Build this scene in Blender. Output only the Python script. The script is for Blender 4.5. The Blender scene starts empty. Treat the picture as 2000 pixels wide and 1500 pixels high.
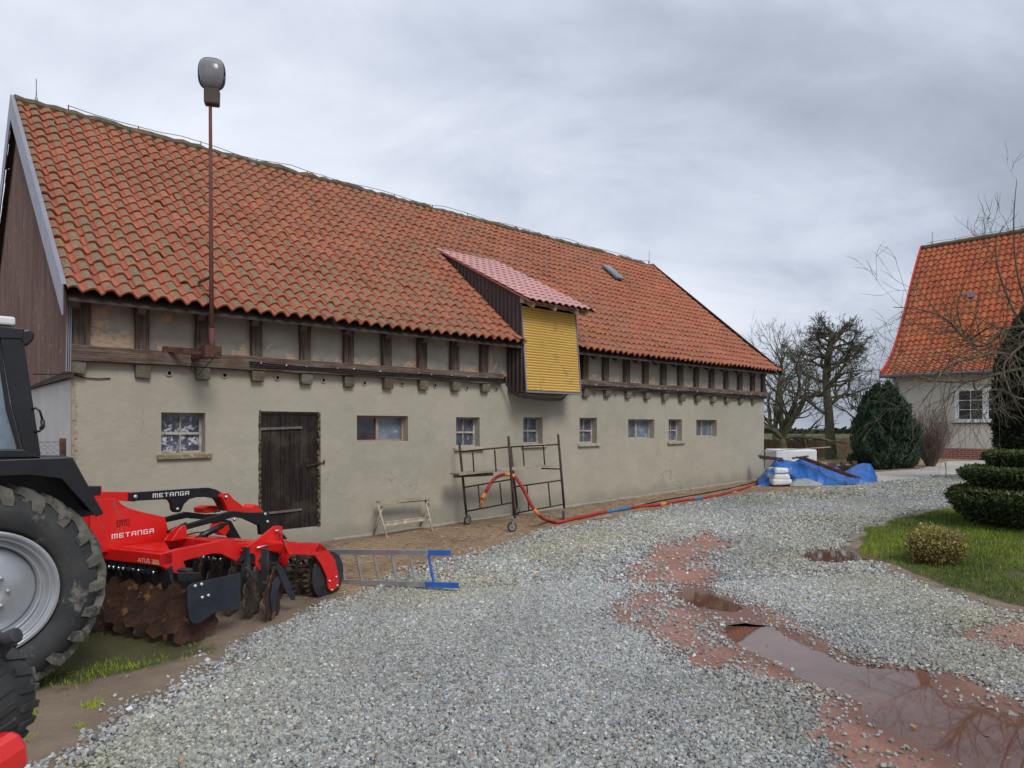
import bpy, bmesh, math, random
import numpy as np
from mathutils import Vector, Matrix
R=random.Random(7); NR=np.random.default_rng(11)
SC=bpy.context.scene; COL=SC.collection
F=1350.0; HZ=835.0; EYE=1.7      # focal length (px of the 2000 px frame), horizon row, eye height
def at(px,py,Y): return Vector(((px-1000)/F*Y, Y, (HZ-py)/F*Y+EYE))
def sstep(x,a,b):
    t=np.clip((x-a)/(b-a),0,1); return t*t*(3-2*t)
# ---------------------------------------------------------------- tagging
def tag(o,label=None,cat=None,group=None,kind=None):
    if label: o['label']=label
    if cat: o['category']=cat
    if group: o['group']=group
    if kind: o['kind']=kind
    return o
def thing(name,loc=(0,0,0),rz=0,label=None,cat=None,group=None):
    o=bpy.data.objects.new(name,None); COL.objects.link(o); o.empty_display_size=.2
    o.location=loc; o.rotation_euler=(0,0,rz); return tag(o,label,cat,group)
# ---------------------------------------------------------------- mesh builder
class MB:
    def __init__(s): s.v=[];s.f=[];s.s=[]
    def add(s,vs,fs,sm=False):
        b=len(s.v); s.v+= [tuple(p) for p in vs]
        for f in fs: s.f.append([b+i for i in f]); s.s.append(sm)
    def box(s,x0,x1,y0,y1,z0,z1):
        s.add([(x0,y0,z0),(x1,y0,z0),(x1,y1,z0),(x0,y1,z0),(x0,y0,z1),(x1,y0,z1),(x1,y1,z1),(x0,y1,z1)],
              [(0,3,2,1),(4,5,6,7),(0,1,5,4),(1,2,6,5),(2,3,7,6),(3,0,4,7)]); return s
    def bar(s,p0,p1,w,h,up=(0,0,1),n=1,jit=0):
        p0=Vector(p0);p1=Vector(p1);d=(p1-p0).normalized();up=Vector(up)
        a=d.cross(up)
        if a.length<1e-4: a=d.cross(Vector((1,0,0)))
        a.normalize(); b=a.cross(d).normalized()
        vs=[];fs=[]
        for i in range(n+1):
            c=p0.lerp(p1,i/n)
            ww=w/2*(1+R.uniform(-jit,jit));hh=h/2*(1+R.uniform(-jit,jit))
            c=c+a*R.uniform(-jit,jit)*w*.3+b*R.uniform(-jit,jit)*h*.3
            vs+=[c-a*ww-b*hh,c+a*ww-b*hh,c+a*ww+b*hh,c-a*ww+b*hh]
        for i in range(n):
            k=4*i
            for j in range(4): fs.append((k+j,k+(j+1)%4,k+4+(j+1)%4,k+4+j))
        fs+=[(3,2,1,0),(4*n,4*n+1,4*n+2,4*n+3)]
        s.add(vs,fs); return s
    def tube(s,pts,r,n=8,cap=True,sm=True):
        pts=[Vector(p) for p in pts]; m=len(pts)
        if not hasattr(r,'__len__'): r=[r]*m
        vs=[];fs=[]; pa=None
        for i,p in enumerate(pts):
            d=(pts[min(i+1,m-1)]-pts[max(i-1,0)])
            if d.length<1e-9: d=Vector((0,0,1))
            d.normalize()
            if pa is None:
                a=d.cross(Vector((0,0,1)))
                if a.length<1e-3: a=d.cross(Vector((1,0,0)))
            else:
                a=pa-d*pa.dot(d)
                if a.length<1e-4: a=d.cross(Vector((1,0,0)))
            a.normalize(); pa=a; b=d.cross(a)
            for k in range(n):
                t=2*math.pi*k/n; vs.append(p+(a*math.cos(t)+b*math.sin(t))*r[i])
        for i in range(m-1):
            for k in range(n): fs.append((i*n+k,i*n+(k+1)%n,(i+1)*n+(k+1)%n,(i+1)*n+k))
        s.add(vs,fs,sm)
        if cap:
            b=len(s.v)-m*n
            s.f.append([b+k for k in range(n)][::-1]); s.s.append(False)
            s.f.append([b+(m-1)*n+k for k in range(n)]); s.s.append(False)
        return s
    def prism(s,poly,off):
        n=len(poly);off=Vector(off);poly=[Vector(p) for p in poly]
        s.add(poly+[p+off for p in poly],[tuple(range(n))[::-1],tuple(range(n,2*n))]+[(i,(i+1)%n,n+(i+1)%n,n+i) for i in range(n)]); return s
    def lathe(s,prof,c,ax,n=32,sm=True,close=False):
        c=Vector(c);ax=Vector(ax).normalized();a=ax.cross(Vector((0,0,1)))
        if a.length<1e-3:a=Vector((1,0,0))
        a.normalize();b=ax.cross(a)
        vs=[c+ax*h+(a*math.cos(2*math.pi*k/n)+b*math.sin(2*math.pi*k/n))*r for r,h in prof for k in range(n)]
        m=len(prof);fs=[]
        for i in range(m if close else m-1):
            j=(i+1)%m
            for k in range(n): fs.append((i*n+k,i*n+(k+1)%n,j*n+(k+1)%n,j*n+k))
        s.add(vs,fs,sm);return s
    def build(s,name,mat,parent=None,bevel=0,fix=True,sub=0):
        me=bpy.data.meshes.new(name); me.from_pydata(s.v,[],s.f)
        me.polygons.foreach_set('use_smooth',s.s)
        if fix and len(s.f)<40000:
            bm=bmesh.new();bm.from_mesh(me);bmesh.ops.recalc_face_normals(bm,faces=bm.faces);bm.to_mesh(me);bm.free()
        me.materials.append(mat); o=bpy.data.objects.new(name,me);COL.objects.link(o)
        if parent: o.parent=parent
        if bevel:
            b=o.modifiers.new('b','BEVEL');b.width=bevel;b.segments=2;b.limit_method='ANGLE';b.angle_limit=.6
        if sub:
            b=o.modifiers.new('s','SUBSURF');b.levels=b.render_levels=sub
        return o
def npmesh(name,verts,faces,mat,parent=None,smooth=False,attrs=None):
    """faces: (n,k) array, constant k"""
    me=bpy.data.meshes.new(name); verts=np.asarray(verts,dtype=np.float32);faces=np.asarray(faces,dtype=np.int32)
    n,k=faces.shape
    me.vertices.add(len(verts));me.vertices.foreach_set('co',verts.ravel())
    me.loops.add(n*k);me.loops.foreach_set('vertex_index',faces.ravel())
    me.polygons.add(n);me.polygons.foreach_set('loop_start',np.arange(0,n*k,k,dtype=np.int32))
    try: me.polygons.foreach_set('loop_total',np.full(n,k,dtype=np.int32))
    except Exception: pass
    me.polygons.foreach_set('use_smooth',np.full(n,smooth))
    me.update(calc_edges=True)
    for nm,a in (attrs or {}).items():
        ca=me.color_attributes.new(nm,'FLOAT_COLOR','POINT'); ca.data.foreach_set('color',np.asarray(a,dtype=np.float32).ravel())
    me.materials.append(mat); o=bpy.data.objects.new(name,me);COL.objects.link(o)
    if parent:o.parent=parent
    return o
# ---------------------------------------------------------------- materials
class NT:
    def __init__(s,name):
        s.m=bpy.data.materials.new(name);s.m.use_nodes=True;s.t=s.m.node_tree
        s.b=s.t.nodes['Principled BSDF'];s.o=s.t.nodes['Material Output']
    def n(s,ty,**k):
        x=s.t.nodes.new(ty)
        for a,b in k.items():
            if hasattr(x,a): setattr(x,a,b)
        return x
    def l(s,a,b): s.t.links.new(a,b)
    def coord(s,st=(1,1,1),kind='Object'):
        c=s.n('ShaderNodeTexCoord');m=s.n('ShaderNodeMapping');m.inputs['Scale'].default_value=st
        s.l(c.outputs[kind],m.inputs['Vector']);return m.outputs[0]
    def noise(s,vec,sc,det=5,rough=.6,dist=0):
        x=s.n('ShaderNodeTexNoise');x.inputs['Scale'].default_value=sc;x.inputs['Detail'].default_value=det
        x.inputs['Roughness'].default_value=rough;x.inputs['Distortion'].default_value=dist
        if vec is not None:s.l(vec,x.inputs['Vector'])
        return x.outputs['Fac']
    def ramp(s,fac,stops,interp='LINEAR'):
        x=s.n('ShaderNodeValToRGB');cr=x.color_ramp;cr.interpolation=interp
        while len(cr.elements)<len(stops):cr.elements.new(.5)
        for e,(p,c) in zip(cr.elements,stops):
            e.position=p;e.color=(c,c,c,1) if not hasattr(c,'__len__') else tuple(c)+(1,)
        s.l(fac,x.inputs[0]);return x.outputs[0]
    def mix(s,fac,a,b,mode='MIX'):
        x=s.n('ShaderNodeMix');x.data_type='RGBA';x.blend_type=mode
        for sk,val in ((x.inputs[0],fac),(x.inputs[6],a),(x.inputs[7],b)):
            if hasattr(val,'is_linked') or hasattr(val,'node'): s.l(val,sk)
            elif hasattr(val,'__len__'): sk.default_value=tuple(val)+(1,)
            elif sk.type=='RGBA': sk.default_value=(val,val,val,1)
            else: sk.default_value=val
        return x.outputs[2]
    def math(s,op,a,b=0,c=None):
        x=s.n('ShaderNodeMath');x.operation=op
        for i,val in enumerate((a,b,c)):
            if val is None: continue
            if hasattr(val,'node'): s.l(val,x.inputs[i])
            else: x.inputs[i].default_value=val
        return x.outputs[0]
    def attr(s,name):
        x=s.n('ShaderNodeAttribute');x.attribute_name=name;sp=s.n('ShaderNodeSeparateColor');s.l(x.outputs['Color'],sp.inputs[0])
        return x.outputs['Color'],sp.outputs[0],sp.outputs[1],sp.outputs[2],x.outputs['Alpha']
    def bump(s,h,st,dist=.02,prev=None):
        x=s.n('ShaderNodeBump');x.inputs['Strength'].default_value=st;x.inputs['Distance'].default_value=dist
        s.l(h,x.inputs['Height'])
        if prev is not None:s.l(prev,x.inputs['Normal'])
        return x.outputs[0]
    def done(s,col=None,rough=None,nrm=None,metal=None,spec=None,**kw):
        I=s.b.inputs
        def put(k,v):
            if v is None:return
            if hasattr(v,'node'): s.l(v,I[k])
            elif hasattr(v,'__len__'): I[k].default_value=tuple(v)+(1,)
            else: I[k].default_value=v
        put('Base Color',col);put('Roughness',rough);put('Normal',nrm);put('Metallic',metal);put('Specular IOR Level',spec)
        for k,v in kw.items(): put(k.replace('_',' '),v)
        return s.m
def M(name,c1,c2,sc=4,rough=.8,bump=.3,bsc=40,metal=0,st=(1,1,1),c3=None,c3t=.62,c3s=8,spec=.3,bd=.01,lo=.35,hi=.65,coat=0):
    t=NT(name);v=t.coord(st);c=t.mix(t.ramp(t.noise(v,sc,6),[(lo,0),(hi,1)]),c1,c2)
    if c3: c=t.mix(t.ramp(t.noise(v,c3s,7,.7),[(c3t-.03,0),(c3t+.03,1)]),c,c3)
    nr=t.bump(t.noise(v,bsc,5,.65),bump,bd)
    r=t.math('MULTIPLY_ADD',t.noise(v,sc*3,4),.3,rough-.15)
    return t.done(c,r,nr,metal,spec,**({'Coat_Weight':coat} if coat else {}))
def mk_plaster(name,base,dark,lite,bump=.5):
    t=NT(name);v=t.coord()
    c=t.mix(t.ramp(t.noise(v,.45,6,.6),[(.35,0),(.65,1)]),base,dark)
    c=t.mix(t.ramp(t.noise(v,2.2,8,.7),[(.5,0),(.75,.6)]),c,lite)
    vs=t.coord((6,6,.6)); c=t.mix(t.ramp(t.noise(vs,1.2,6,.7),[(.56,0),(.8,.3)]),c,tuple(x*.62 for x in dark))
    # damp foot of the wall: a tide mark that follows the sloping ground
    sp=t.n('ShaderNodeSeparateXYZ');t.l(v,sp.inputs[0])
    ft=t.math('MULTIPLY_ADD',t.math('MULTIPLY_ADD',sp.outputs[0],-.0205,sp.outputs[2]),-1.9,.52)
    ft=t.ramp(t.math('ADD',ft,t.math('MULTIPLY_ADD',t.noise(v,1.6,7,.65),1.5,-.75)),[(.05,0),(.5,.55)])
    c=t.mix(ft,c,tuple(x*.66 for x in dark))
    vc=t.n('ShaderNodeTexVoronoi');vc.feature='DISTANCE_TO_EDGE';vc.inputs['Scale'].default_value=.9
    dn=t.n('ShaderNodeTexNoise');dn.inputs['Scale'].default_value=2.5;dn.inputs['Detail'].default_value=6;t.l(v,dn.inputs['Vector'])
    av=t.n('ShaderNodeVectorMath');av.operation='MULTIPLY_ADD';av.inputs[1].default_value=(.7,.7,.7);t.l(dn.outputs['Color'],av.inputs[0]);t.l(v,av.inputs[2]);t.l(av.outputs[0],vc.inputs['Vector'])
    ck=t.math('MULTIPLY',t.ramp(vc.outputs['Distance'],[(.0,1),(.006,0)]),t.ramp(t.noise(v,.7,4),[(.54,0),(.6,.7)]))
    c=t.mix(ck,c,tuple(x*.35 for x in dark))
    # and and scattered scrapes
    sc=t.ramp(t.noise(t.coord((1.2,1.2,5)),3.1,9,.75,1.5),[(.665,0),(.69,1)])
    c=t.mix(t.math('MULTIPLY',sc,.45),c,tuple(x*.45 for x in dark))
    h=t.noise(v,3,8,.62);n1=t.bump(h,bump,.05);n2=t.bump(t.noise(v,90,4,.7),.25,.004,n1)
    return t.done(c,.92,n2,spec=.15)
PLASTER=mk_plaster('plaster',(.415,.385,.31),(.345,.32,.258),(.47,.435,.355))
def mk_infill():
    t=NT('infill_plaster');v=t.coord()
    c=t.mix(t.ramp(t.noise(v,2.5,6,.6),[(.35,0),(.65,1)]),(.44,.41,.35),(.33,.305,.26))
    g=t.n('ShaderNodeSeparateXYZ');t.l(t.coord(),g.inputs[0])
    # old limewash showing low on some panels where the render fell off
    hz=t.math('MAXIMUM',t.math('MULTIPLY_ADD',g.outputs[2],-4.2,12.256),0)     # strongest just above the beam
    left=t.math('MULTIPLY',t.math('LESS_THAN',g.outputs[0],.72),.55)
    k=t.math('ADD',t.math('ADD',t.noise(t.coord((1,1,1.1)),2.6,8,.6,.6),t.math('MULTIPLY',hz,.17)),t.math('MULTIPLY',left,.22))
    m=t.ramp(k,[(.635,0),(.65,1)])
    br=t.mix(t.ramp(t.noise(t.coord((3,3,9)),4,7,.7),[(.52,0),(.6,1)]),(.62,.47,.33),(.48,.27,.19))
    c=t.mix(m,c,br)
    return t.done(c,.93,t.bump(t.noise(v,25,6,.7),.6,.01,t.bump(m,-.8,.015)),spec=.1)
INFILL=mk_infill()
GABLEW=mk_plaster('gable_render',(.55,.54,.52),(.44,.43,.42),(.6,.59,.57),.3)
def mk_wood(name,a,b,c3,st=(1,1,1),sc=3,rough=.9,bump=.9):
    t=NT(name);v=t.coord(st);f=t.noise(v,sc,9,.7,.4)
    c=t.mix(t.ramp(f,[(.35,0),(.62,1)]),a,b)
    c=t.mix(t.ramp(t.noise(t.coord(),2.3,6,.65),[(.48,0),(.68,.75)]),c,c3)
    c=t.mix(t.ramp(t.noise(v,sc*5,4,.7),[(.30,1),(.42,0)]),c,tuple(x*.25 for x in a))
    return t.done(c,rough,t.bump(t.noise(v,sc*2.2,8,.75,.3),bump,.02),spec=.15)
BEAMW=mk_wood('old_beam_wood',(.075,.052,.040),(.24,.19,.155),(.105,.055,.040),(.7,9,14),3.4)
POSTW=mk_wood('old_post_wood',(.055,.038,.030),(.20,.155,.125),(.085,.045,.034),(12,12,.8),3)
JOISTW=mk_wood('joist_end_wood',(.13,.12,.09),(.24,.225,.17),(.11,.07,.05),(6,2,14),3)
DOORW=mk_wood('door_planks',(.014,.010,.010),(.040,.031,.027),(.085,.066,.050),(11,3,.55),2.4)
DARKW=M('dark_soffit_boards',(.045,.033,.027),(.08,.06,.05),3,.95,.4,20)
PALEW=mk_wood('weathered_plank',(.33,.27,.20),(.5,.44,.36),(.25,.2,.15),(2,9,9),4)
WINW=M('peeling_window_wood',(.30,.27,.23),(.52,.50,.45),9,.85,.7,60,c3=(.17,.12,.09),c3t=.58,c3s=22)
WINP=M('pinkish_window_wood',(.33,.22,.175),(.40,.29,.24),9,.85,.5,60,c3=(.2,.14,.1),c3t=.6,c3s=22)
SILLW=M('mossy_sill',(.30,.24,.15),(.20,.17,.07),12,.95,.8,50,c3=(.42,.36,.27),c3t=.57,c3s=14)
SILLC=M('concrete_sill',(.44,.38,.31),(.34,.29,.23),9,.95,.7,50,c3=(.52,.46,.38),c3t=.57,c3s=14)
def mk_pane(name,base,frost,amt=.56,rough=.12,sc=9,st=(1,1,1)):
    t=NT(name);v=t.coord(st);m=t.ramp(t.noise(v,sc,10,.78,.5),[(amt,0),(amt+.05,1)])
    big=t.ramp(t.noise(t.coord(),3.1,5,.6),[(.4,.25),(.6,1)])
    m=t.math('MULTIPLY',m,big)
    c=t.mix(t.ramp(t.noise(t.coord(),2.6,5),[(.35,0),(.65,1)]),base,tuple(x*2.1+.012 for x in base));c=t.mix(m,c,frost)
    r=t.math('MULTIPLY_ADD',m,.6,rough)
    return t.done(c,r,t.bump(t.noise(v,14,4),.06,.01),spec=.7)
PANE_F=mk_pane('frosted_grimy_glass',(.028,.035,.055),(.55,.57,.60),.50,.12,11)
PANE_G=mk_pane('dusty_blue_glass',(.085,.11,.135),(.28,.34,.36),.54,.25,5)
PANE_D=mk_pane('streaked_glass',(.04,.046,.062),(.30,.31,.33),.54,.15,5,(9,9,1.3))
PANE_H2=mk_pane('dim_window_glass',(.07,.078,.085),(.22,.23,.24),.60,.15,4,(6,6,1.5))
PANE_H=mk_pane('house_window_glass',(.02,.022,.028),(.09,.10,.12),.62,.04,3)
WHITEP=M('white_window_plastic',(.74,.75,.77),(.8,.81,.82),3,.35,.03,20,spec=.5)
GREYTRIM=M('grey_sheet_metal',(.21,.205,.245),(.25,.245,.29),3,.42,.05,30,spec=.5,metal=.2,c3=(.2,.19,.2),c3t=.68)
BROWNSHEET=M('brown_sheet_metal',(.040,.024,.022),(.06,.037,.034),3,.45,.05,20,spec=.5)
def mk_corr():
    t=NT('corrugated_brown_cladding');v=t.coord()
    c=t.mix(t.ramp(t.noise(t.coord((1,2,.4)),2,6),[(.35,0),(.65,1)]),(.105,.060,.047),(.17,.108,.087))
    c=t.mix(t.ramp(t.noise(v,7,7,.7),[(.6,0),(.66,.6)]),c,(.28,.24,.22))
    return t.done(c,.6,t.bump(t.noise(v,30,4),.1,.01),spec=.4)
CORR=mk_corr()
def mk_tile(name,cols,lich=(.19,.19,.12),rough=.82,spec=.25,lt=.5,moss=True,coat=0):
    t=NT(name);_,r,g,bb,al=t.attr('tc');v=t.coord()
    c=t.ramp(r,[(i/(len(cols)-1),k) for i,k in enumerate(cols)])
    c=t.mix(t.math('MULTIPLY',t.ramp(t.noise(v,1.1,8,.7),[(.38,0),(.68,1)]),.5),c,tuple(x*.62 for x in cols[0]))
    c=t.mix(t.math('MULTIPLY',t.ramp(t.noise(v,40,6,.75),[(.5,0),(.68,1)]),.4),c,(.42,.19,.12))
    if moss:
        du=t.math('SUBTRACT',bb,.30);dv=t.math('SUBTRACT',al,.46)
        d=t.math('ADD',t.math('MULTIPLY',t.math('MULTIPLY',du,du),7.5),t.math('MULTIPLY',t.math('MULTIPLY',dv,dv),3.0))
        k=t.math('SUBTRACT',t.math('MULTIPLY_ADD',t.noise(v,19,7,.74,.4),1.9,t.math('SUBTRACT',g,.33)),d)
        m=t.ramp(k,[(.70,0),(1.12,.82)])
        lc=t.mix(t.ramp(t.noise(v,33,5,.7),[(.4,0),(.6,1)]),lich,tuple(x*.55 for x in lich))
        lc=t.mix(t.ramp(t.noise(v,42,5,.7),[(.56,0),(.63,.6)]),lc,(.34,.36,.29));lc=t.mix(t.ramp(t.noise(v,29,7,.8),[(.54,0),(.60,.85)]),lc,(.055,.065,.022))
        c=t.mix(m,c,lc)
        k2=t.ramp(t.noise(v,60,6,.7),[(.66,0),(.72,.7)]);c=t.mix(k2,c,(.06,.05,.035))
    return t.done(c,rough,t.bump(t.noise(v,70,5,.7),.35,.006),spec=spec,**({'Coat_Weight':coat} if coat else {}))
TILE=mk_tile('clay_pantiles',[(.31,.098,.057),(.37,.12,.067),(.41,.145,.08),(.38,.13,.073),(.33,.112,.067),(.43,.135,.063)])
TILEH=mk_tile('orange_clay_pantiles',[(.32,.082,.038),(.41,.105,.042),(.46,.14,.055),(.37,.09,.042),(.43,.118,.048)])
TILEM=mk_tile('red_metal_tiles',[(.50,.20,.175),(.53,.22,.195)],rough=.28,spec=.6,moss=False,coat=.3)
RIDGE=M('mossy_ridge_mortar',(.14,.11,.08),(.24,.12,.07),6,.95,1,30,c3=(.10,.10,.06),c3t=.5,c3s=9,bd=.03)
YEL=M('yellow_shutter_metal',(.58,.365,.085),(.65,.42,.11),1.5,.5,.15,8,spec=.4,c3=(.46,.29,.08),c3t=.6,c3s=3)
BLACKM=M('black_powder_coat',(.006,.007,.010),(.012,.013,.017),6,.36,.08,60,spec=.5)
DUSTB=M('dusty_black_steel',(.018,.020,.026),(.05,.05,.055),5,.6,.2,50,c3=(.16,.12,.09),c3t=.66,c3s=9)
RED=M('red_gloss_paint',(.66,.010,.009),(.72,.018,.014),3,.32,.06,14,spec=.5,coat=.25,c3=(.40,.075,.05),c3t=.63,c3s=9)
RUST=M('rusty_iron',(.075,.035,.025),(.15,.065,.04),9,.9,.6,60,c3=(.05,.03,.025),c3t=.55)
RUSTP=M('rusty_paint_pole',(.15,.060,.045),(.10,.045,.036),7,.8,.3,60)
DISCM=M('soil_covered_steel',(.075,.034,.022),(.035,.022,.018),7,.9,.7,25,c3=(.27,.12,.055),c3t=.61,c3s=6,bd=.02)
DISCM2=M('muddy_steel',(.045,.036,.030),(.11,.075,.05),6,.8,.6,25,c3=(.24,.17,.11),c3t=.62,c3s=6,bd=.02)
STEEL=M('bright_zinc_bolt',(.55,.55,.55),(.7,.7,.7),6,.35,.05,60,metal=.9,spec=.5)
ALU=M('aluminium',(.42,.43,.45),(.55,.56,.58),6,.38,.1,60,metal=.7,c3=(.3,.3,.3),c3t=.62)
BLUEP=M('blue_paint',(.035,.11,.40),(.05,.15,.5),6,.45,.1,60,c3=(.35,.37,.42),c3t=.66)
BOARDW=M('paint_splashed_cream_metal',(.47,.40,.31),(.36,.30,.22),9,.75,.4,60,c3=(.62,.58,.5),c3t=.58,c3s=16)
TYRE=M('tyre_rubber',(.024,.026,.029),(.055,.056,.054),3,.75,.25,60,c3=(.15,.14,.115),c3t=.58,c3s=4,spec=.35)
RIM=M('silver_wheel_paint',(.36,.38,.41),(.44,.46,.48),4,.34,.08,40,metal=.5,spec=.5,c3=(.28,.28,.28),c3t=.68)
GLASSW=mk_pane('tractor_glass',(.10,.13,.16),(.5,.53,.56),.60,.06,2.5)
WHITEG=M('off_white_panel',(.6,.62,.62),(.7,.71,.7),4,.5,.1,40)
TARP=M('blue_tarpaulin',(.004,.07,.30),(.010,.125,.43),5,.4,.9,7,spec=.5,bd=.02)
GREYT=M('grey_plastic_sheet',(.22,.25,.25),(.32,.35,.34),6,.5,.5,14,bd=.03)
BAGW=M('white_plastic_bags',(.66,.67,.69),(.78,.79,.8),5,.42,.6,9,bd=.04,c3=(.5,.49,.47),c3t=.66)
HOSE=M('red_duct_hose',(.30,.028,.026),(.38,.045,.035),9,.5,.2,40,c3=(.6,.2,.06),c3t=.66,c3s=7)
HOSEB=M('blue_tape',(.03,.14,.32),(.05,.2,.42),9,.5,.2,40)
HOSEO=M('orange_tape',(.65,.20,.04),(.75,.36,.08),9,.5,.2,40)
BLK=M('black_cable',(.015,.014,.014),(.03,.028,.026),9,.6,.1,40)
BARK=M('dark_bark',(.060,.052,.040),(.11,.10,.068),5,.95,.8,30,c3=(.10,.115,.045),c3t=.56,c3s=5,bd=.02)
BARK2=M('lichen_bark',(.075,.060,.047),(.12,.10,.07),5,.95,.8,30,c3=(.17,.18,.07),c3t=.58,c3s=6,bd=.02)
TWIGR=M('reddish_twigs',(.13,.09,.075),(.21,.16,.135),7,.95,.3,30)
BRICK=None
def mk_brick():
    t=NT('red_bricks');b=t.n('ShaderNodeTexBrick')
    b.inputs['Color1'].default_value=(.28,.075,.045,1);b.inputs['Color2'].default_value=(.20,.06,.04,1);b.inputs['Mortar'].default_value=(.38,.34,.3,1)
    b.inputs['Scale'].default_value=1;b.inputs['Brick Width'].default_value=.25;b.inputs['Row Height'].default_value=.08;b.inputs['Mortar Size'].default_value=.007
    mp=t.n('ShaderNodeTexCoord');mg=t.n('ShaderNodeMapping');mg.inputs['Rotation'].default_value=(math.radians(90),0,0)
    t.l(mp.outputs['Object'],mg.inputs['Vector']);t.l(mg.outputs[0],b.inputs['Vector'])
    return t.done(b.outputs['Color'],.9,t.bump(b.outputs['Fac'],-.5,.01))
BRICK=mk_brick()
HWALL=mk_plaster('house_render',(.56,.53,.47),(.48,.455,.40),(.6,.57,.51),.3)
def mk_leaf(name,dark,lite,st=.4):
    t=NT(name);_,r,g,b,a=t.attr('col');c=t.mix(r,dark,lite)
    return t.done(c,.6,None,spec=.25)
JUNI=mk_leaf('juniper_needles',(.014,.034,.022),(.085,.135,.08))
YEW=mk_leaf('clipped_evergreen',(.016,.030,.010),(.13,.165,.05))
YTOP=mk_leaf('dark_conifer',(.007,.013,.006),(.035,.042,.018))
YELS=mk_leaf('yellow_green_shrub',(.14,.10,.03),(.46,.42,.11))
GRS=mk_leaf('grass_blades',(.045,.10,.010),(.33,.40,.045))
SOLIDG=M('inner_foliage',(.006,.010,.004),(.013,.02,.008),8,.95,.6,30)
FENCEW=mk_wood('fence_boards',(.10,.065,.035),(.19,.13,.075),(.08,.07,.04),(14,4,1),3)
# ================================================================ camera, world, light
cam=bpy.data.cameras.new('camera');co=bpy.data.objects.new('camera',cam);COL.objects.link(co);SC.camera=co
co.location=(0,0,EYE);co.rotation_euler=(math.radians(90),0,0)
cam.sensor_width=36;cam.lens=F/2000*36;cam.shift_y=(HZ-750)/2000;cam.clip_start=.05;cam.clip_end=3000
W=bpy.data.worlds.new('World');SC.world=W;W.use_nodes=True
def world():
    t=W.node_tree;n=t.nodes;L=t.links.new;bg=n['Background']
    sky=n.new('ShaderNodeTexSky');sky.sky_type='NISHITA';sky.sun_disc=False
    sky.sun_elevation=math.radians(48);sky.sun_rotation=math.radians(150);sky.air_density=1.5;sky.dust_density=3
    tc=n.new('ShaderNodeTexCoord');sp=n.new('ShaderNodeSeparateXYZ');L(tc.outputs['Generated'],sp.inputs[0])
    def ma(op,a,b,c=None):
        x=n.new('ShaderNodeMath');x.operation=op
        for i,v in enumerate((a,b,c)):
            if v is None:continue
            if hasattr(v,'node'):L(v,x.inputs[i])
            else:x.inputs[i].default_value=v
        return x.outputs[0]
    zz=ma('ADD',ma('MAXIMUM',sp.outputs[2],0),.34)
    cx=ma('DIVIDE',sp.outputs[0],zz);cy=ma('DIVIDE',sp.outputs[1],zz)
    cb=n.new('ShaderNodeCombineXYZ');L(cx,cb.inputs[0]);L(cy,cb.inputs[1])
    def noi(s,d,r,di,off):
        mp=n.new('ShaderNodeMapping');mp.inputs['Location'].default_value=off;mp.inputs['Scale'].default_value=(1,1.25,1);mp.inputs['Rotation'].default_value=(0,0,.5)
        L(cb.outputs[0],mp.inputs[0])
        x=n.new('ShaderNodeTexNoise');x.inputs['Scale'].default_value=s;x.inputs['Detail'].default_value=d;x.inputs['Roughness'].default_value=r;x.inputs['Distortion'].default_value=di
        L(mp.outputs[0],x.inputs['Vector']);return x.outputs['Fac']
    a=noi(.75,7,.50,.6,(3.1,1.7,0));b=noi(2.6,6,.58,.5,(1,5,2))
    f=ma('ADD',ma('MULTIPLY',a,.72),ma('MULTIPLY',b,.28))
    # the overcast is thinner (brighter) towards the left and overhead, heavier low on the right
    f=ma('ADD',f,ma('MULTIPLY',sp.outputs[0],-.085));f=ma('ADD',f,ma('MULTIPLY',sp.outputs[2],.10))
    lowglow=ma('MULTIPLY',ma('MAXIMUM',ma('MULTIPLY_ADD',sp.outputs[2],-6,1),0),.02);f=ma('ADD',f,lowglow)
    r=n.new('ShaderNodeValToRGB');cr=r.color_ramp;cr.elements.new(.5);cr.elements.new(.6)
    for e,(p,c) in zip(cr.elements,[(.36,(2.75,3.1,3.75)),(.46,(3.6,4.0,4.8)),(.54,(4.8,5.2,6.1)),(.66,(6.5,6.85,7.6))]):
        e.position=p;e.color=tuple(x/10 for x in c)+(1,)
    L(f,r.inputs[0])
    sc=n.new('ShaderNodeVectorMath');sc.operation='SCALE';sc.inputs['Scale'].default_value=10.0;L(r.outputs[0],sc.inputs[0])
    mx=n.new('ShaderNodeMix');mx.data_type='RGBA';mx.inputs[0].default_value=.94
    L(sky.outputs[0],mx.inputs[6]);L(sc.outputs[0],mx.inputs[7]);L(mx.outputs[2],bg.inputs[0]);bg.inputs[1].default_value=.1
world()
sl=bpy.data.lights.new('sun','SUN');so=bpy.data.objects.new('sun',sl);COL.objects.link(so)
sl.energy=1.4;sl.angle=math.radians(22);sl.color=(1,.97,.93)
so.rotation_euler=Vector((-.45,.72,-.85)).to_track_quat('-Z','Y').to_euler()
SC.view_settings.view_transform='Standard';SC.view_settings.look='None';SC.view_settings.exposure=0.45
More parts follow.
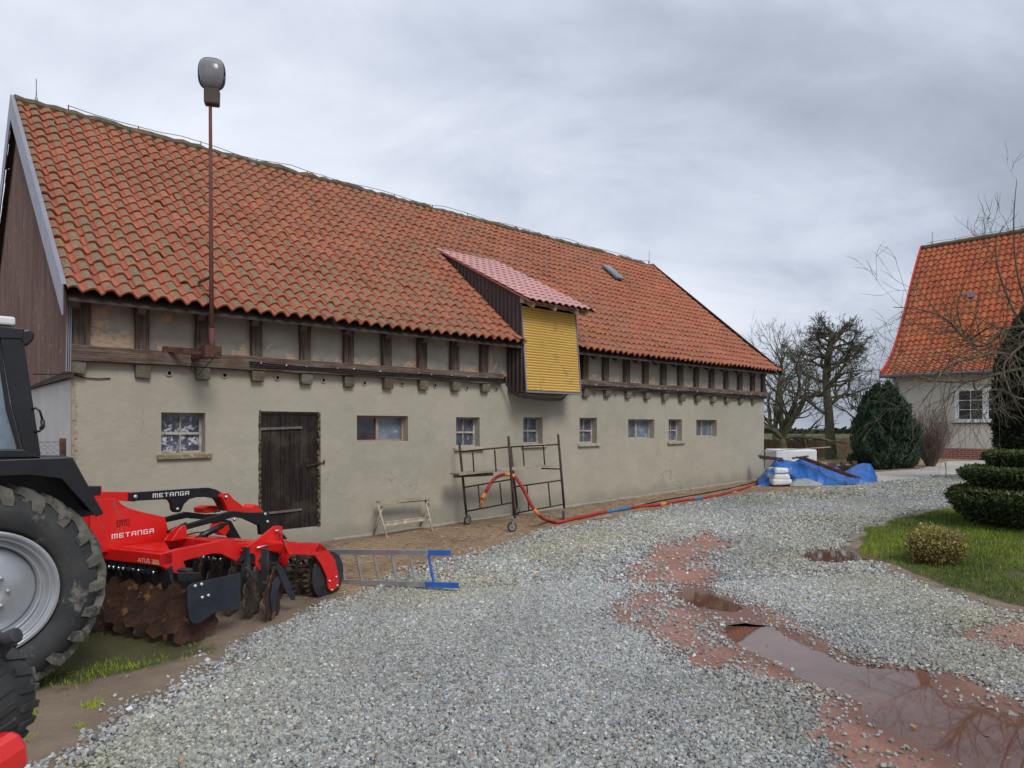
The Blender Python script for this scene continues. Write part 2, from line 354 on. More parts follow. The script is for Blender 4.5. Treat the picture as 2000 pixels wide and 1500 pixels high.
# ================================================================ terrain
UX,UY=.741,.6715
def suv(x,y): return (x+2.704)*UX+(y-10.43)*UY, -(x+2.704)*UY+(y-10.43)*UX
def gz0(x,y):
    x=np.asarray(x,float);y=np.asarray(y,float);s,v=suv(x,y)
    z=.021*np.clip(s,-10,24)
    z=z-.06*np.clip(v,0,14)*sstep(s,13,17)
    z=z-.075*sstep(-v,.4,1.8)*sstep(3-s,0,4)
    z=z+.012*np.sin(x*1.3+.5)*np.sin(y*1.1)*sstep(-v,.3,1)+.006*np.sin(x*3.7)*np.sin(y*4.1+1)
    return z
def pg0(px,py,zoff=0):
    Y=1350*1.7/max(py-HZ,8)
    for _ in range(12):
        X=(px-1000)/F*Y; Y=F*(EYE-float(gz0(X,Y))-zoff)/max(py-HZ,8)
    return ((px-1000)/F*Y,Y)
def PX(l): return np.array([pg0(*p) for p in l])
def sd(poly,x,y):
    """signed distance to polygon (negative inside)"""
    d=np.full(x.shape,1e9);ins=np.zeros(x.shape,bool);n=len(poly)
    for i in range(n):
        ax,ay=poly[i];bx,by=poly[(i+1)%n];ex,ey=bx-ax,by-ay
        t=np.clip(((x-ax)*ex+(y-ay)*ey)/(ex*ex+ey*ey+1e-12),0,1)
        d=np.minimum(d,np.hypot(x-ax-t*ex,y-ay-t*ey))
        c=((ay>y)!=(by>y))&(x<(bx-ax)*(y-ay)/((by-ay) if abs(by-ay)>1e-12 else 1e-12)+ax);ins^=c
    return np.where(ins,-d,d)
# value noise for ragged borders
_T=NR.random((256,256))
def vn(x,y,s):
    x=x*s+57.3;y=y*s+91.7;xi=np.floor(x).astype(int);yi=np.floor(y).astype(int);fx=x-xi;fy=y-yi
    fx=fx*fx*(3-2*fx);fy=fy*fy*(3-2*fy);g=lambda a,b:_T[a%256,b%256]
    return (g(xi,yi)*(1-fx)+g(xi+1,yi)*fx)*(1-fy)+(g(xi,yi+1)*(1-fx)+g(xi+1,yi+1)*fx)*fy
def fbm(x,y,s,o=4): 
    r=0;a=.5
    for i in range(o): r=r+a*(vn(x+i*13.1,y-i*7.7,s)-.5);s*=2.1;a*=.55
    return r
P_GRAV=PX([(40,1570),(120,1495),(230,1440),(330,1385),(440,1330),(520,1268),(590,1215),(680,1180),(760,1145),(860,1108),(960,1082),(1080,1042),(1200,1020),(1350,988),(1500,966),(1700,948),(1885,930),(1900,950),(1860,985),(1760,1008),(1690,1035),(1655,1062),(1672,1088),(1740,1118),(1830,1155),(1920,1195),(2060,1225),(2500,1300),(2500,1750),(1000,1900),(0,1800)])
P_GRASS=PX([(1667,1062),(1695,1033),(1770,1008),(1860,992),(2000,970),(2600,960),(2800,1300),(2000,1185),(1920,1165),(1830,1140),(1740,1108),(1680,1084)])
P_RED=[PX(l) for l in ([(1262,1100),(1300,1070),(1390,1042),(1405,1100),(1390,1135),(1450,1155),(1540,1200),(1620,1260),(1740,1300),(1850,1345),(2000,1395),(2200,1450),(2300,1700),(1700,1530),(1690,1480),(1620,1400),(1590,1360),(1500,1325),(1400,1295),(1300,1265),(1240,1215),(1255,1150)],
    [(1400,985),(1560,962),(1700,955),(1720,965),(1560,985),(1420,1003)],[(1480,1030),(1560,1010),(1640,1015),(1600,1035),(1500,1045)],[(1885,1240),(2000,1232),(2150,1250),(2150,1285),(2000,1268)])]
P_PUD=[PX(l) for l in ([(1332,1160),(1345,1142),(1378,1148),(1400,1160),(1430,1172),(1462,1188),(1464,1206),(1430,1206),(1398,1196),(1392,1186),(1360,1178)],
    [(1418,1226),(1455,1216),(1500,1220),(1515,1235),(1560,1262),(1640,1296),(1720,1306),(1795,1312),(1815,1345),(1850,1372),(1900,1374),(1960,1395),(2060,1420),(2160,1500),(2100,1620),(1940,1560),(1850,1490),(1760,1448),(1700,1405),(1690,1378),(1600,1342),(1530,1302),(1480,1278),(1440,1258)],
    [(1556,1086),(1590,1074),(1640,1070),(1672,1082),(1690,1094),(1640,1104),(1590,1102)])]
P_LGR=PX([(60,1235),(250,1222),(385,1258),(360,1285),(250,1320),(130,1350),(-60,1370),(-300,1300),(-200,1220)])
P_BGR=PX([(1600,893),(1625,908),(1690,905),(1720,910),(1740,895),(1720,880),(1600,880)])
P_CONC=PX([(1560,950),(1640,938),(1720,922),(1800,916),(1850,902),(1960,898),(2100,905),(1990,925),(1890,930),(1700,950)])
P_TAN=PX([(560,1130),(650,1062),(1490,938),(1530,960),(1350,985),(1200,1018),(1080,1040),(960,1080),(860,1106),(760,1142),(680,1170)])
PUDZ=[]
for p in P_PUD: PUDZ.append(float(np.median(gz0(p[:,0],p[:,1])))-.012)
PUDZ[0]=PUDZ[1]=(PUDZ[0]+PUDZ[1]*2)/3
def gz(x,y):
    x=np.asarray(x,float);y=np.asarray(y,float);z=gz0(x,y);s,v=suv(x,y)
    for p,zw in zip(P_PUD,PUDZ):
        near=(np.abs(x-p[:,0].mean())<3.5)&(np.abs(y-p[:,1].mean())<3.5)
        if not near.any(): continue
        d=sd(p,x,y)+fbm(x,y,5)*.10
        prof=zw+np.clip(d*.16,-.03,.03)
        k=1-sstep(d,.10,.75)
        z=np.where(near,z*(1-k)+prof*k,z)
    return z
def pg(px,py,zoff=0):
    Y=pg0(px,py)[1]
    for _ in range(8):
        X=(px-1000)/F*Y; Y=F*(EYE-float(gz(np.array([X]),np.array([Y]))[0])-zoff)/max(py-HZ,8)
    X=(px-1000)/F*Y
    return Vector((X,Y,float(gz(np.array([X]),np.array([Y]))[0])+zoff))
def gzf(x,y): return float(gz(np.array([x]),np.array([y]))[0])
def axis(lo,hi,st,far):
    a=list(np.arange(lo,hi+1e-6,st));d=st;b=[];x=hi
    while x<far: d*=1.25;x+=d;b.append(x)
    c=[];d=st;x=lo
    while x>-far: d*=1.25;x-=d;c.append(x)
    return np.array(c[::-1]+a+b)
def masks(x,y):
    rag=fbm(x,y,1.6,5)
    m={}
    m['gravel']=sstep(-(sd(P_GRAV,x,y)+rag*.5),-.10,.10)
    m['grass']=np.maximum(sstep(-(sd(P_GRASS,x,y)+rag*.35),-.06,.10),sstep(-(sd(P_LGR,x,y)+rag*.8),-.25,.3)*.9)
    s,v=suv(x,y); far=sstep(v,2.2,3.2)*sstep(s,14,15)
    out=sstep(y,40,46); m['grass']=np.maximum(m['grass'],np.maximum(far,sstep(-(sd(P_BGR,x,y)+rag*.3),-.1,.2)))
    r=0
    for k,p in enumerate(P_RED): r=np.maximum(r,sstep(-(sd(p,x,y)+rag*.75),-.42,.10)*(.42 if k in (1,2) else 1))
    m['red']=r; m['conc']=sstep(-(sd(P_CONC,x,y)+rag*.3),-.2,.1)
    m['tan']=sstep(-(sd(P_TAN,x,y)+rag*.4),-.2,.2)
    m['tan']=np.maximum(m['tan'],sstep(s,4,8)*sstep(v,-2.5,-1.2)*(1-far))
    wet=0
    for p in P_PUD: wet=np.maximum(wet,1-sstep(sd(p,x,y)+rag*.2,.0,.45))
    m['wet']=wet
    m['red']=m['red']*np.clip(.92+.8*fbm(x,y,4,4),0,1)
    # greenish fines where the gravel thins towards its left edge
    m['green']=sstep(sd(P_GRAV,x,y),-1.9,-.1)*m['gravel']*np.clip(.5+2*fbm(x,y,.7),0,1)
    return m
def ground():
    xs=axis(-8,17,.07,900);ys=axis(1.2,24,.07,900)
    X,Y=np.meshgrid(xs,ys);Z=gz(X,Y);mk=masks(X,Y)
    Z=Z+fbm(X,Y,3,4)*.02*(1-mk['gravel'])*(1-mk['wet'])*(Y<40)+fbm(X,Y,2.,4)*.012*(Y<40)*(1-mk['wet'])
    ny,nx=X.shape;V=np.stack([X,Y,Z],-1).reshape(-1,3);i=np.arange(ny*nx).reshape(ny,nx)
    Fc=np.stack([i[:-1,:-1],i[:-1,1:],i[1:,1:],i[1:,:-1]],-1).reshape(-1,4)
    ga=np.stack([mk['gravel'],mk['red'],mk['grass'],mk['conc']],-1).reshape(-1,4)
    gb=np.stack([mk['tan'],mk['green'],mk['wet'],mk['wet']],-1).reshape(-1,4)
    t=NT('yard_ground');_,g,r,gr,cn=t.attr('ga');_,tn,gn,wt,_2=t.attr('gb');v=t.coord()
    nz=t.noise(v,9,8,.7)
    def soft(m,w=.12): 
        k=t.math('ADD',m,t.math('MULTIPLY_ADD',nz,.7,-.35));return t.ramp(k,[(.5-w,0),(.5+w,1)])
    dirt=t.mix(t.ramp(t.noise(v,1.8,8,.65),[(.35,0),(.65,1)]),(.235,.178,.130),(.155,.115,.083))
    dirt=t.mix(t.ramp(t.noise(v,26,6,.75),[(.55,0),(.7,.5)]),dirt,(.26,.22,.18))
    tan=t.mix(t.ramp(t.noise(t.coord((3,10,1)),3.2,9,.75),[(.38,0),(.6,1)]),(.13,.088,.055),(.42,.30,.185))
    tan=t.mix(t.ramp(t.noise(v,1.3,5,.6),[(.45,0),(.7,.6)]),tan,(.16,.10,.07))
    vo=t.n('ShaderNodeTexVoronoi');vo.inputs['Scale'].default_value=34;t.l(v,vo.inputs['Vector'])
    vs=t.n('ShaderNodeSeparateColor');t.l(vo.outputs['Color'],vs.inputs[0])
    st=t.ramp(vs.outputs[0],[(0,(.10,.10,.095)),(.35,(.27,.275,.265)),(.7,(.38,.385,.375)),(.93,(.50,.50,.49)),(1,(.40,.30,.2))])
    ed=t.ramp(vo.outputs['Distance'],[(.30,0),(.62,1)]);st=t.mix(t.math('MULTIPLY',ed,.85),st,(.05,.047,.04));st=t.mix(t.ramp(t.noise(v,.9,7,.65),[(.5,0),(.64,.55)]),st,(.235,.20,.165))
    st=t.mix(t.ramp(t.noise(v,1.1,5,.6),[(.4,0),(.7,.35)]),st,(.42,.43,.43))
    st=t.mix(t.math('MULTIPLY',gn,.55),st,(.20,.20,.12))
    red=t.mix(t.ramp(t.noise(v,2.4,8,.65),[(.35,0),(.65,1)]),(.35,.185,.145),(.24,.125,.095))
    red=t.mix(t.ramp(t.noise(v,30,6,.75),[(.56,0),(.66,.6)]),red,(.36,.31,.27))
    gra=t.mix(t.ramp(t.noise(v,1.1,8,.7),[(.35,0),(.65,1)]),(.045,.058,.018),(.10,.088,.042))
    gra=t.mix(t.ramp(t.noise(v,14,6,.7),[(.5,0),(.7,.6)]),gra,(.12,.088,.05))
    con=t.mix(t.ramp(t.noise(v,2,7,.65),[(.35,0),(.65,1)]),(.36,.34,.30),(.46,.44,.40))
    c=t.mix(soft(tn,.2),dirt,tan);c=t.mix(soft(cn,.1),c,con)
    c=t.mix(soft(g,.10),c,st);c=t.mix(soft(r,.12),c,red);c=t.mix(soft(gr,.12),c,gra)
    c=t.mix(t.math('MULTIPLY',t.ramp(t.math('ADD',wt,t.math('MULTIPLY_ADD',nz,.5,-.25)),[(.35,0),(.75,1)]),.62),c,(.13,.062,.042))
    h1=t.math('MULTIPLY',t.math('SUBTRACT',1,vo.outputs['Distance']),t.math('MULTIPLY',g,t.math('SUBTRACT',1,r)))
    n=t.bump(h1,.8,.03);n=t.bump(t.noise(v,22,8,.75),.7,.02,n)
    t.done(c,t.math('MULTIPLY_ADD',wt,-.5,.88),n,spec=.25)
    o=npmesh('ground',V,Fc,t.m,smooth=True,attrs={'ga':ga,'gb':gb});tag(o,kind='structure')
ground()
# ---- puddles
def mk_water():
    t=NT('muddy_puddle_water');v=t.coord()
    c=t.mix(t.ramp(t.noise(v,1.5,5),[(.35,0),(.65,1)]),(.15,.075,.052),(.10,.046,.03))
    return t.done(c,.03,t.bump(t.noise(v,5,3,.5),.02,.01),spec=.5,IOR=1.55)
WATER=mk_water()
for k,(p,zw) in enumerate(zip(P_PUD,PUDZ)):
    x0,y0=p.min(0)-.25;x1,y1=p.max(0)+.25
    xs=np.linspace(x0,x1,90);ys=np.linspace(y0,y1,90);X,Y=np.meshgrid(xs,ys);d=sd(p,X,Y)
    i=np.arange(X.size).reshape(X.shape);Fc=np.stack([i[:-1,:-1],i[:-1,1:],i[1:,1:],i[1:,:-1]],-1)
    keep=(d[:-1,:-1]<.22);Fc=Fc[keep]
    o=npmesh('puddle',np.stack([X,Y,np.full_like(X,zw+.006)],-1).reshape(-1,3),Fc,WATER,smooth=True)
    tag(o,kind='structure')
# ---- gravel stones
def stones(name,n,x0,x1,y0,y1,dens,size,mat,zoff=0,fr=True,pal=0):
    X=NR.uniform(x0,x1,n*3);Y=np.sqrt(NR.uniform(y0**2,y1**2,n*3))
    ok=np.abs(X)<.80*Y+.25;X=X[ok];Y=Y[ok]
    p=dens(X,Y);ok=NR.random(len(X))<p;X=X[ok][:n];Y=Y[ok][:n];n=len(X)
    Z=gz(X,Y)
    cube=np.array([[-1,-1,-1],[1,-1,-1],[1,1,-1],[-1,1,-1],[-1,-1,1],[1,-1,1],[1,1,1],[-1,1,1]],float)
    fc=np.array([[0,3,2,1],[4,5,6,7],[0,1,5,4],[1,2,6,5],[2,3,7,6],[3,0,4,7]])
    V=cube[None]*(1+NR.uniform(-.40,.05,(n,8,3)))
    s=size*np.exp(NR.normal(0,.20,(n,1)))*np.stack([NR.uniform(.95,1.4,n),NR.uniform(.75,1.05,n),NR.uniform(.55,.95,n)],-1)
    V=V*s[:,None,:]
    a=NR.uniform(0,6.28,n);b=NR.normal(0,.55,n);c=NR.normal(0,.4,n)
    def rot(V,t,i,j):
        co_,si=np.cos(t)[:,None],np.sin(t)[:,None];A=V[:,:,i]*co_-V[:,:,j]*si;B=V[:,:,i]*si+V[:,:,j]*co_;V[:,:,i]=A;V[:,:,j]=B
    rot(V,b,1,2);rot(V,c,0,2);rot(V,a,0,1)
    V[:,:,0]+=X[:,None];V[:,:,1]+=Y[:,None];V[:,:,2]+=(Z+zoff+NR.uniform(.0,1.3,n)*size)[:,None]
    Fc=(fc[None]+(np.arange(n)*8)[:,None,None]).reshape(-1,4)
    base=NR.choice(len(PAL),n,p=PALP);C=np.array(PAL)[base]*np.exp(NR.normal(0,.16,(n,1)))*(1+.8*fbm(X,Y,.6,4))[:,None];tn_=np.clip(.12+2.8*fbm(X+31,Y+7,.55,4),0,.85)[:,None];C=C*(1-tn_)+C*np.array([1.0,.92,.74])*tn_
    g=masks(X,Y)['green'][:,None]*.85;C=C*(1-g)+C*np.array([.86,.84,.62])*g
    C=np.concatenate([np.clip(C,.02,.8),np.ones((n,1))],1);C=np.repeat(C,8,0)
    o=npmesh(name,V.reshape(-1,3),Fc,mat,attrs={'col':C});tag(o,kind='stuff')
    return o
PAL=[(.275,.282,.275),(.335,.343,.335),(.20,.206,.20),(.43,.437,.425),(.30,.31,.27),(.40,.37,.31),(.42,.25,.12),(.66,.65,.62),(.12,.125,.125)]
PALP=[.27,.24,.14,.12,.09,.05,.008,.015,.067]
def mk_stone():
    t=NT('crushed_stone');cc,r,g,b,a=t.attr('col');v=t.coord()
    c=t.mix(t.ramp(t.noise(v,160,5,.7),[(.4,0),(.7,.35)]),cc,(.5,.51,.5));c=t.mix(t.ramp(t.noise(v,90,4,.7),[(.55,0),(.7,.35)]),c,(.10,.10,.09))
    return t.done(c,.75,t.bump(t.noise(v,200,3,.6),.3,.003),spec=.3)
STONE=mk_stone()
def dens_near(X,Y):
    m=masks(X,Y);w=0;rg=fbm(X,Y,1.6,5)*.5+fbm(X,Y,6,3)*.5;m['gravel']=sstep(-(sd(P_GRAV,X,Y)+rg),-.42,.30)**1.3*sstep(sd(P_GRASS,X,Y)+rg*.8,.02,.34)
    for p in P_PUD: w=np.maximum(w,1-sstep(sd(p,X,Y)+fbm(X,Y,5)*.1,-.03,.10))
    trk=1-.55*sstep(fbm(X*.8+3,Y*.8,.55,4),.06,.22);return trk*m['gravel']*((1-m['red'])**1.6*.98+.02)*(1-.98*w)*(1-m['grass'])
o=stones('gravel',150000,-4.5,6.6,2.9,7.6,dens_near,.0097,STONE);tag(o,'grey crushed stone gravel spread over the yard in the foreground','gravel')
o=stones('gravel',120000,-6,10.5,7.6,14.5,dens_near,.0135,STONE);tag(o,'grey crushed stone gravel farther off along the barn','gravel')
o=stones('gravel',90000,-3,16,14.5,23,dens_near,.022,STONE,zoff=-.004);tag(o,'grey crushed stone gravel in the far part of the yard','gravel')
def dens_grit(X,Y):
    m=masks(X,Y);w=0
    for p in P_PUD: w=np.maximum(w,1-sstep(sd(p,X,Y)+fbm(X,Y,5)*.1,-.03,.08))
    return np.clip(m['red']*(.25+2.2*fbm(X,Y,2.3,4)),0,1)*(1-w)
o=stones('grit',26000,-1,7,2.9,12,dens_grit,.0050,STONE);tag(o,'fine grit washed over the red brick dust beside the puddles','grit')
def dens_sparse(X,Y):
    m=masks(X,Y);s,v=suv(X,Y);return (1-m['gravel'])*(v<-.3)*(1-m['grass']*.9)*.22*np.clip(sstep(fbm(X,Y,1.2),-.1,.3),0,1)
o=stones('loose_pebbles',1300,-6,9,2.6,14,dens_sparse,.011,STONE);tag(o,'loose pebbles scattered over the bare earth','pebbles')
# ---- grass blades
def blades(name,n,dens,x0,x1,y0,y1,h,w,mat,label):
    X=NR.uniform(x0,x1,n);Y=NR.uniform(y0,y1,n);ok=NR.random(n)<dens(X,Y);X=X[ok];Y=Y[ok];n=len(X);Z=gz(X,Y)+fbm(X,Y,2.,4)*.012
    a=NR.uniform(0,6.28,n);H=h*np.exp(NR.normal(0,.35,n))*(1+1.3*fbm(X,Y,1.3));l=NR.normal(0,.5,n);W_=w*NR.uniform(.7,1.5,n)
    ca,sa=np.cos(a),np.sin(a);b=NR.uniform(0,6.28,n)
    p0=np.stack([X-ca*W_,Y-sa*W_,Z-.005],-1);p1=np.stack([X+ca*W_,Y+sa*W_,Z-.005],-1)
    p2=np.stack([X+np.cos(b)*H*l,Y+np.sin(b)*H*l,Z+H],-1)
    V=np.stack([p0,p1,p2],1).reshape(-1,3);Fc=np.arange(3*n).reshape(-1,3)
    c=np.clip(.45+1.6*fbm(X,Y,.9)+NR.normal(0,.22,n),0,1);C=np.repeat(np.stack([c,c,c,np.ones(n)],-1),3,0)
    o=npmesh(name,V,Fc,mat,attrs={'col':C});return tag(o,label,'grass',kind='stuff')
dg=lambda p,k: (lambda X,Y: sstep(-(sd(p,X,Y)+fbm(X,Y,1.6,5)*.35),-.02,.10)*k)
blades('grass',260000,dg(P_GRASS,1),3.3,13,5,13.5,.030,.0035,GRS,'bright green lawn grass around the tiered evergreen')
def dl(X,Y): return sstep(-(sd(P_LGR,X,Y)+fbm(X,Y,1.6,5)*.8),-.1,.3)*np.clip(.25+3.2*fbm(X,Y,2.1),0,1)
blades('grass',170000,dl,-6,-1.8,3.6,8,.030,.003,GRS,'patchy grass growing under the tractor wheel and disc harrow')
def tuft(X,Y):
    k=0
    for q,r in ((pg0(182,1377),.09),(pg0(62,1392),.06),(pg0(60,1440),.05),(pg0(155,1420),.05)): k=np.maximum(k,1-sstep(np.hypot(X-q[0],(Y-q[1])*1.2),r*.3,r))
    return k
blades('grass_tuft',45000,tuft,-3.4,-1.9,3.2,4.8,.022,.0025,GRS,'small green tufts on the bare track beside the tractor')

# ---- a few brown leaves blown over the gravel
def litter():
    n=420;Y=np.sqrt(NR.uniform(3.2**2,12**2,n));X=NR.uniform(-.75,.75,n)*Y;s,v=suv(X,Y);k=v<-.4;X=X[k];Y=Y[k];n=len(X);Z=gz(X,Y)+.028*masks(X,Y)['gravel']+.004
    a=NR.uniform(0,6.28,n);L=NR.uniform(.012,.026,n);W_=L*NR.uniform(.4,.7,n);dx,dy=np.cos(a),np.sin(a)
    P=lambda u,w,h: np.stack([X+dx*L*u-dy*W_*w,Y+dy*L*u+dx*W_*w,Z+h],-1)
    V=np.stack([P(-1,0,.0),P(-.2,-1,.006),P(1,0,NR.uniform(0,.015,n)),P(-.1,1,.009)],1).reshape(-1,3)
    cc=np.array([(.36,.19,.075),(.22,.10,.045),(.42,.28,.12),(.14,.075,.04)])[NR.integers(0,4,n)];C=np.repeat(np.concatenate([cc,np.ones((n,1))],1),4,0)
    t=NT('dead_leaf');col,_,_,_,_=t.attr('col');t.done(col,.8,None,spec=.2)
    o=npmesh('fallen_leaves',V,np.arange(4*n).reshape(-1,4),t.m,attrs={'col':C});tag(o,'small brown fallen leaves scattered over the yard gravel','leaves',kind='stuff')
litter()
def chips():
    n=7000;s=NR.uniform(-3,13.2,n);v=-.12-NR.random(n)**1.4*2.6;X=-2.704+s*.741-v*.6715;Y=10.43+s*.6715+v*.741
    m=masks(X,Y);k=(m['gravel']<.35)&(NR.random(n)<np.clip(.35+2.6*fbm(X*1.0,Y*1.0,1.3,4),.05,1));X=X[k];Y=Y[k];n=len(X);Z=gz(X,Y)+.006
    a=NR.normal(.74,.6,n);L=NR.uniform(.006,.030,n);W_=NR.uniform(.003,.008,n);H=NR.uniform(.003,.007,n);dx,dy=np.cos(a),np.sin(a)
    P=lambda u,w,h: np.stack([X+dx*L*u-dy*W_*w,Y+dy*L*u+dx*W_*w,Z+h],-1)
    V=np.stack([P(-1,-1,0),P(1,-1,0),P(1,1,0),P(-1,1,0),P(-.9,-.8,H),P(.9,-.8,H),P(.9,.8,H),P(-.9,.8,H)],1).reshape(-1,3)
    fc=np.array([[4,5,6,7],[0,1,5,4],[1,2,6,5],[2,3,7,6],[3,0,4,7]]);Fc=(fc[None]+(np.arange(n)*8)[:,None,None]).reshape(-1,4)
    cc=np.array([(.36,.26,.17),(.26,.18,.11),(.15,.095,.06),(.46,.37,.27),(.22,.12,.08)])[NR.integers(0,5,n)];C=np.repeat(np.concatenate([cc,np.ones((n,1))],1),8,0)
    t=NT('wood_chip');col,_,_,_,_=t.attr('col');t.done(col,.85,None,spec=.2)
    o=npmesh('wood_chips',V,Fc,t.m,attrs={'col':C});tag(o,'tan chips and crumbs of debris strewn along the foot of the barn wall','debris',kind='stuff')
chips()
# ================================================================ the barn
BO=Vector((-5.195,8.173,0));PHI=math.atan2(.6715,.741)
def BW(u,v,z): return Vector((BO.x+.741*u-.6715*v,BO.y+.6715*u+.741*v,z))
def uw(px,v=0):
    k=(px-1000)/F;X0=BO.x-.6715*v;Y0=BO.y+.741*v
    return (Y0*k-X0)/(.741-.6715*k)
def uz(px,py,v=0):
    u=uw(px,v);Y=BO.y+.741*v+.6715*u;return u,(HZ-py)/F*Y+EYE
LEN=16.47;WID=7.64;ZB0,ZB1=2.49,2.675;ZE=3.215;OV=.45;SL=.8513
barn=thing('barn',BO,PHI,'long half timbered barn with grey green rendered wall and mossy orange pantile roof','barn')
UA=uw(132)                      # timber zone starts a touch left of the render
DECK=-.06
def roofz(v): return ZE+(v+OV)*SL
# --- lower wall with openings
wins=[(315,401,806,886,'four'),(697,797,812,863,'slide'),(891,937,815,873,'sash'),(1022,1060,815,867,'sash'),(1132,1166,816,866,'sash'),
      (1227,1278,819,857,'slide'),(1306,1332,819,862,'sash'),(1360,1400,820,853,'slide')]
op=[]
for a,b,t,bo,k in wins:
    u0,z1=uz(a,t);u1,_=uz(b,t);um=(u0+u1)/2;Y=BO.y+.6715*um
    op.append((u0,u1,(HZ-bo)/F*Y+EYE,(HZ-t)/F*Y+EYE,k))
du0,du1=uw(508),uw(624);Yd=BO.y+.6715*(du0+du1)/2
door=(du0,du1,(HZ-1036)/F*Yd+EYE+.02,(HZ-804)/F*Yd+EYE,'door')
allop=op+[door]
us=sorted({0,LEN}|{x for o in allop for x in o[:2]}|set(np.arange(.8,16,.8).round(2)));zs=sorted({-.6,ZB0+.03}|{x for o in allop for x in o[2:4]}|{.5,1.0,2.2})
w=MB();idx={}
def jv(u,z):
    k=(round(u,4),round(z,4))
    if k not in idx:
        on=any(abs(u-o[0])<1e-4 or abs(u-o[1])<1e-4 for o in allop)
        idx[k]=len(w.v);w.v.append((u,0 if on else .010*math.sin(u*1.1)*math.sin(z*1.7+u),z))
    return idx[k]
for i in range(len(us)-1):
    for j in range(len(zs)-1):
        cu,cz=(us[i]+us[i+1])/2,(zs[j]+zs[j+1])/2
        if any(o[0]<cu<o[1] and o[2]<cz<o[3] for o in allop): continue
        w.f.append([jv(us[i],zs[j]),jv(us[i+1],zs[j]),jv(us[i+1],zs[j+1]),jv(us[i],zs[j+1])]);w.s.append(True)
D=.17
for u0,u1,z0,z1,k in allop:
    d=.06 if k=='door' else D+.06
    # reveals: the throat flares slightly
    w.add([(u0,0,z0),(u0,d,z0),(u0,d,z1),(u0,0,z1)],[(0,1,2,3)]);w.add([(u1,0,z0),(u1,d,z0),(u1,d,z1),(u1,0,z1)],[(0,1,2,3)])
    w.add([(u0,0,z1),(u0,d,z1),(u1,d,z1),(u1,0,z1)],[(0,1,2,3)]);w.add([(u0,0,z0),(u0,d,z0),(u1,d,z0),(u1,0,z0)],[(0,1,2,3)])
    w.add([(u0,d,z0),(u1,d,z0),(u1,d,z1),(u0,d,z1)],[(0,1,2,3)])
w.build('wall',PLASTER,barn,fix=False)
w=MB();w.add([(0,WID,-.6),(LEN,WID,-.6),(LEN,WID,3.6),(0,WID,3.6)],[(0,1,2,3)])
w.add([(LEN,0,-.6),(LEN,WID,-.6),(LEN,WID,ZB0),(LEN,0,ZB0)],[(0,1,2,3)])
w.add([(LEN,0,ZB0),(LEN,WID,ZB0),(LEN,WID,3.55),(LEN,WID/2,roofz(WID/2)-.08),(LEN,0,3.55)],[(0,1,2,3,4)]);w.build('wall',PLASTER,barn,fix=False)
# ragged render foot along the pavement
w=MB()
for i in range(66):
    u=.12+i*.25
    if door[0]-.2<u<door[1]:
        if w.v: w.build('wall_foot',PLASTER,barn,fix=False);w=MB()
        continue
    g=gzf(*BW(u,-.05,0).xy);w.add([(u,-.05-R.uniform(0,.05),g-.1),(u+.25,-.05-R.uniform(0,.05),g-.1),(u+.25,-.004,g+.03+R.uniform(0,.012)),(u,-.004,g+.03+R.uniform(0,.012))],[(0,1,2,3)])
w.build('wall_foot',PLASTER,barn,fix=False)
# --- left gable: pale render below, brown corrugated cladding above
g=MB();g.add([(-.002,0,-.6),(-.002,WID,-.6),(-.002,WID,2.9),(-.002,0,2.9)],[(0,1,2,3)]);g.build('gable_wall',GABLEW,barn,fix=False)
# broken plaster edge at the corner
e=MB();z=0
while z<2.42:
    h=R.uniform(.03,.07);a=R.uniform(.012,.045);e.box(-.014,a,-.012-R.uniform(0,.008),.03,z,z+h);z+=h
e.build('broken_plaster_edge',M('chipped_plaster_edge',(.40,.33,.25),(.30,.25,.2),9,.95,.9,40),barn)
c=MB();nv=int(8.3/.04);vs=[];fs=[]
for i in range(nv+1):
    v=-.12+i*.04;x=-.075+(.022 if i%2 else -.008)
    zt=roofz(v if v<WID/2 else WID-v)-.20;zb=2.36-.022*max(v,0)
    vs+=[(x,v,zb),(x,v,max(zt,zb+.02))]
    if v>WID+.1: break
m=len(vs)//2
c.add(vs,[(2*i,2*i+2,2*i+3,2*i+1) for i in range(m-1)]);c.build('gable_cladding',CORR,barn,fix=False)
c=MB();c.box(-.068,-.004,-.10,WID,2.28,2.40);c.build('cladding_rail',DARKW,barn)
c=MB()
for k in range(3): c.bar((-.085+k*.02,-.122,2.35),(-.07+k*.02,-.122,3.30),.012,.01,(0,1,0))
c.build('cladding_edge_trim',GREYTRIM,barn)
# --- timber zone
m_=MB();m_.bar((UA,-.05,(ZB0+ZB1)/2),(6.72,-.05,(ZB0+ZB1)/2),.14,.185,n=22,jit=.07);m_.build('wall_beam',BEAMW,barn,bevel=.008)
m_=MB();m_.bar((8.42,-.05,(ZB0+ZB1)/2),(LEN+.02,-.05,(ZB0+ZB1)/2),.14,.185,n=24,jit=.07);m_.build('wall_beam',BEAMW,barn,bevel=.008)
posts=[.743+.6915*i for i in range(22)];posts=[p for p in posts]
posts=[uw(x) for x in (277,393,500,595,679,754,823,886,944,1141,1182,1223,1260,1295,1328,1359,1389,1417,1444,1469)]
pb=[(UA,.02+.16)]+[(p-.085,p+.085) for p in posts]+[(LEN-.15,LEN)]
for k,(a,b) in enumerate(pb):
    q=MB();q.bar(((a+b)/2,-.005,ZB1-.005),((a+b)/2+R.uniform(-.012,.012),-.005,3.50),(b-a)*R.uniform(.88,1.0),.09,(0,1,0),n=5,jit=.06);q.build('post',POSTW,barn,bevel=.006)
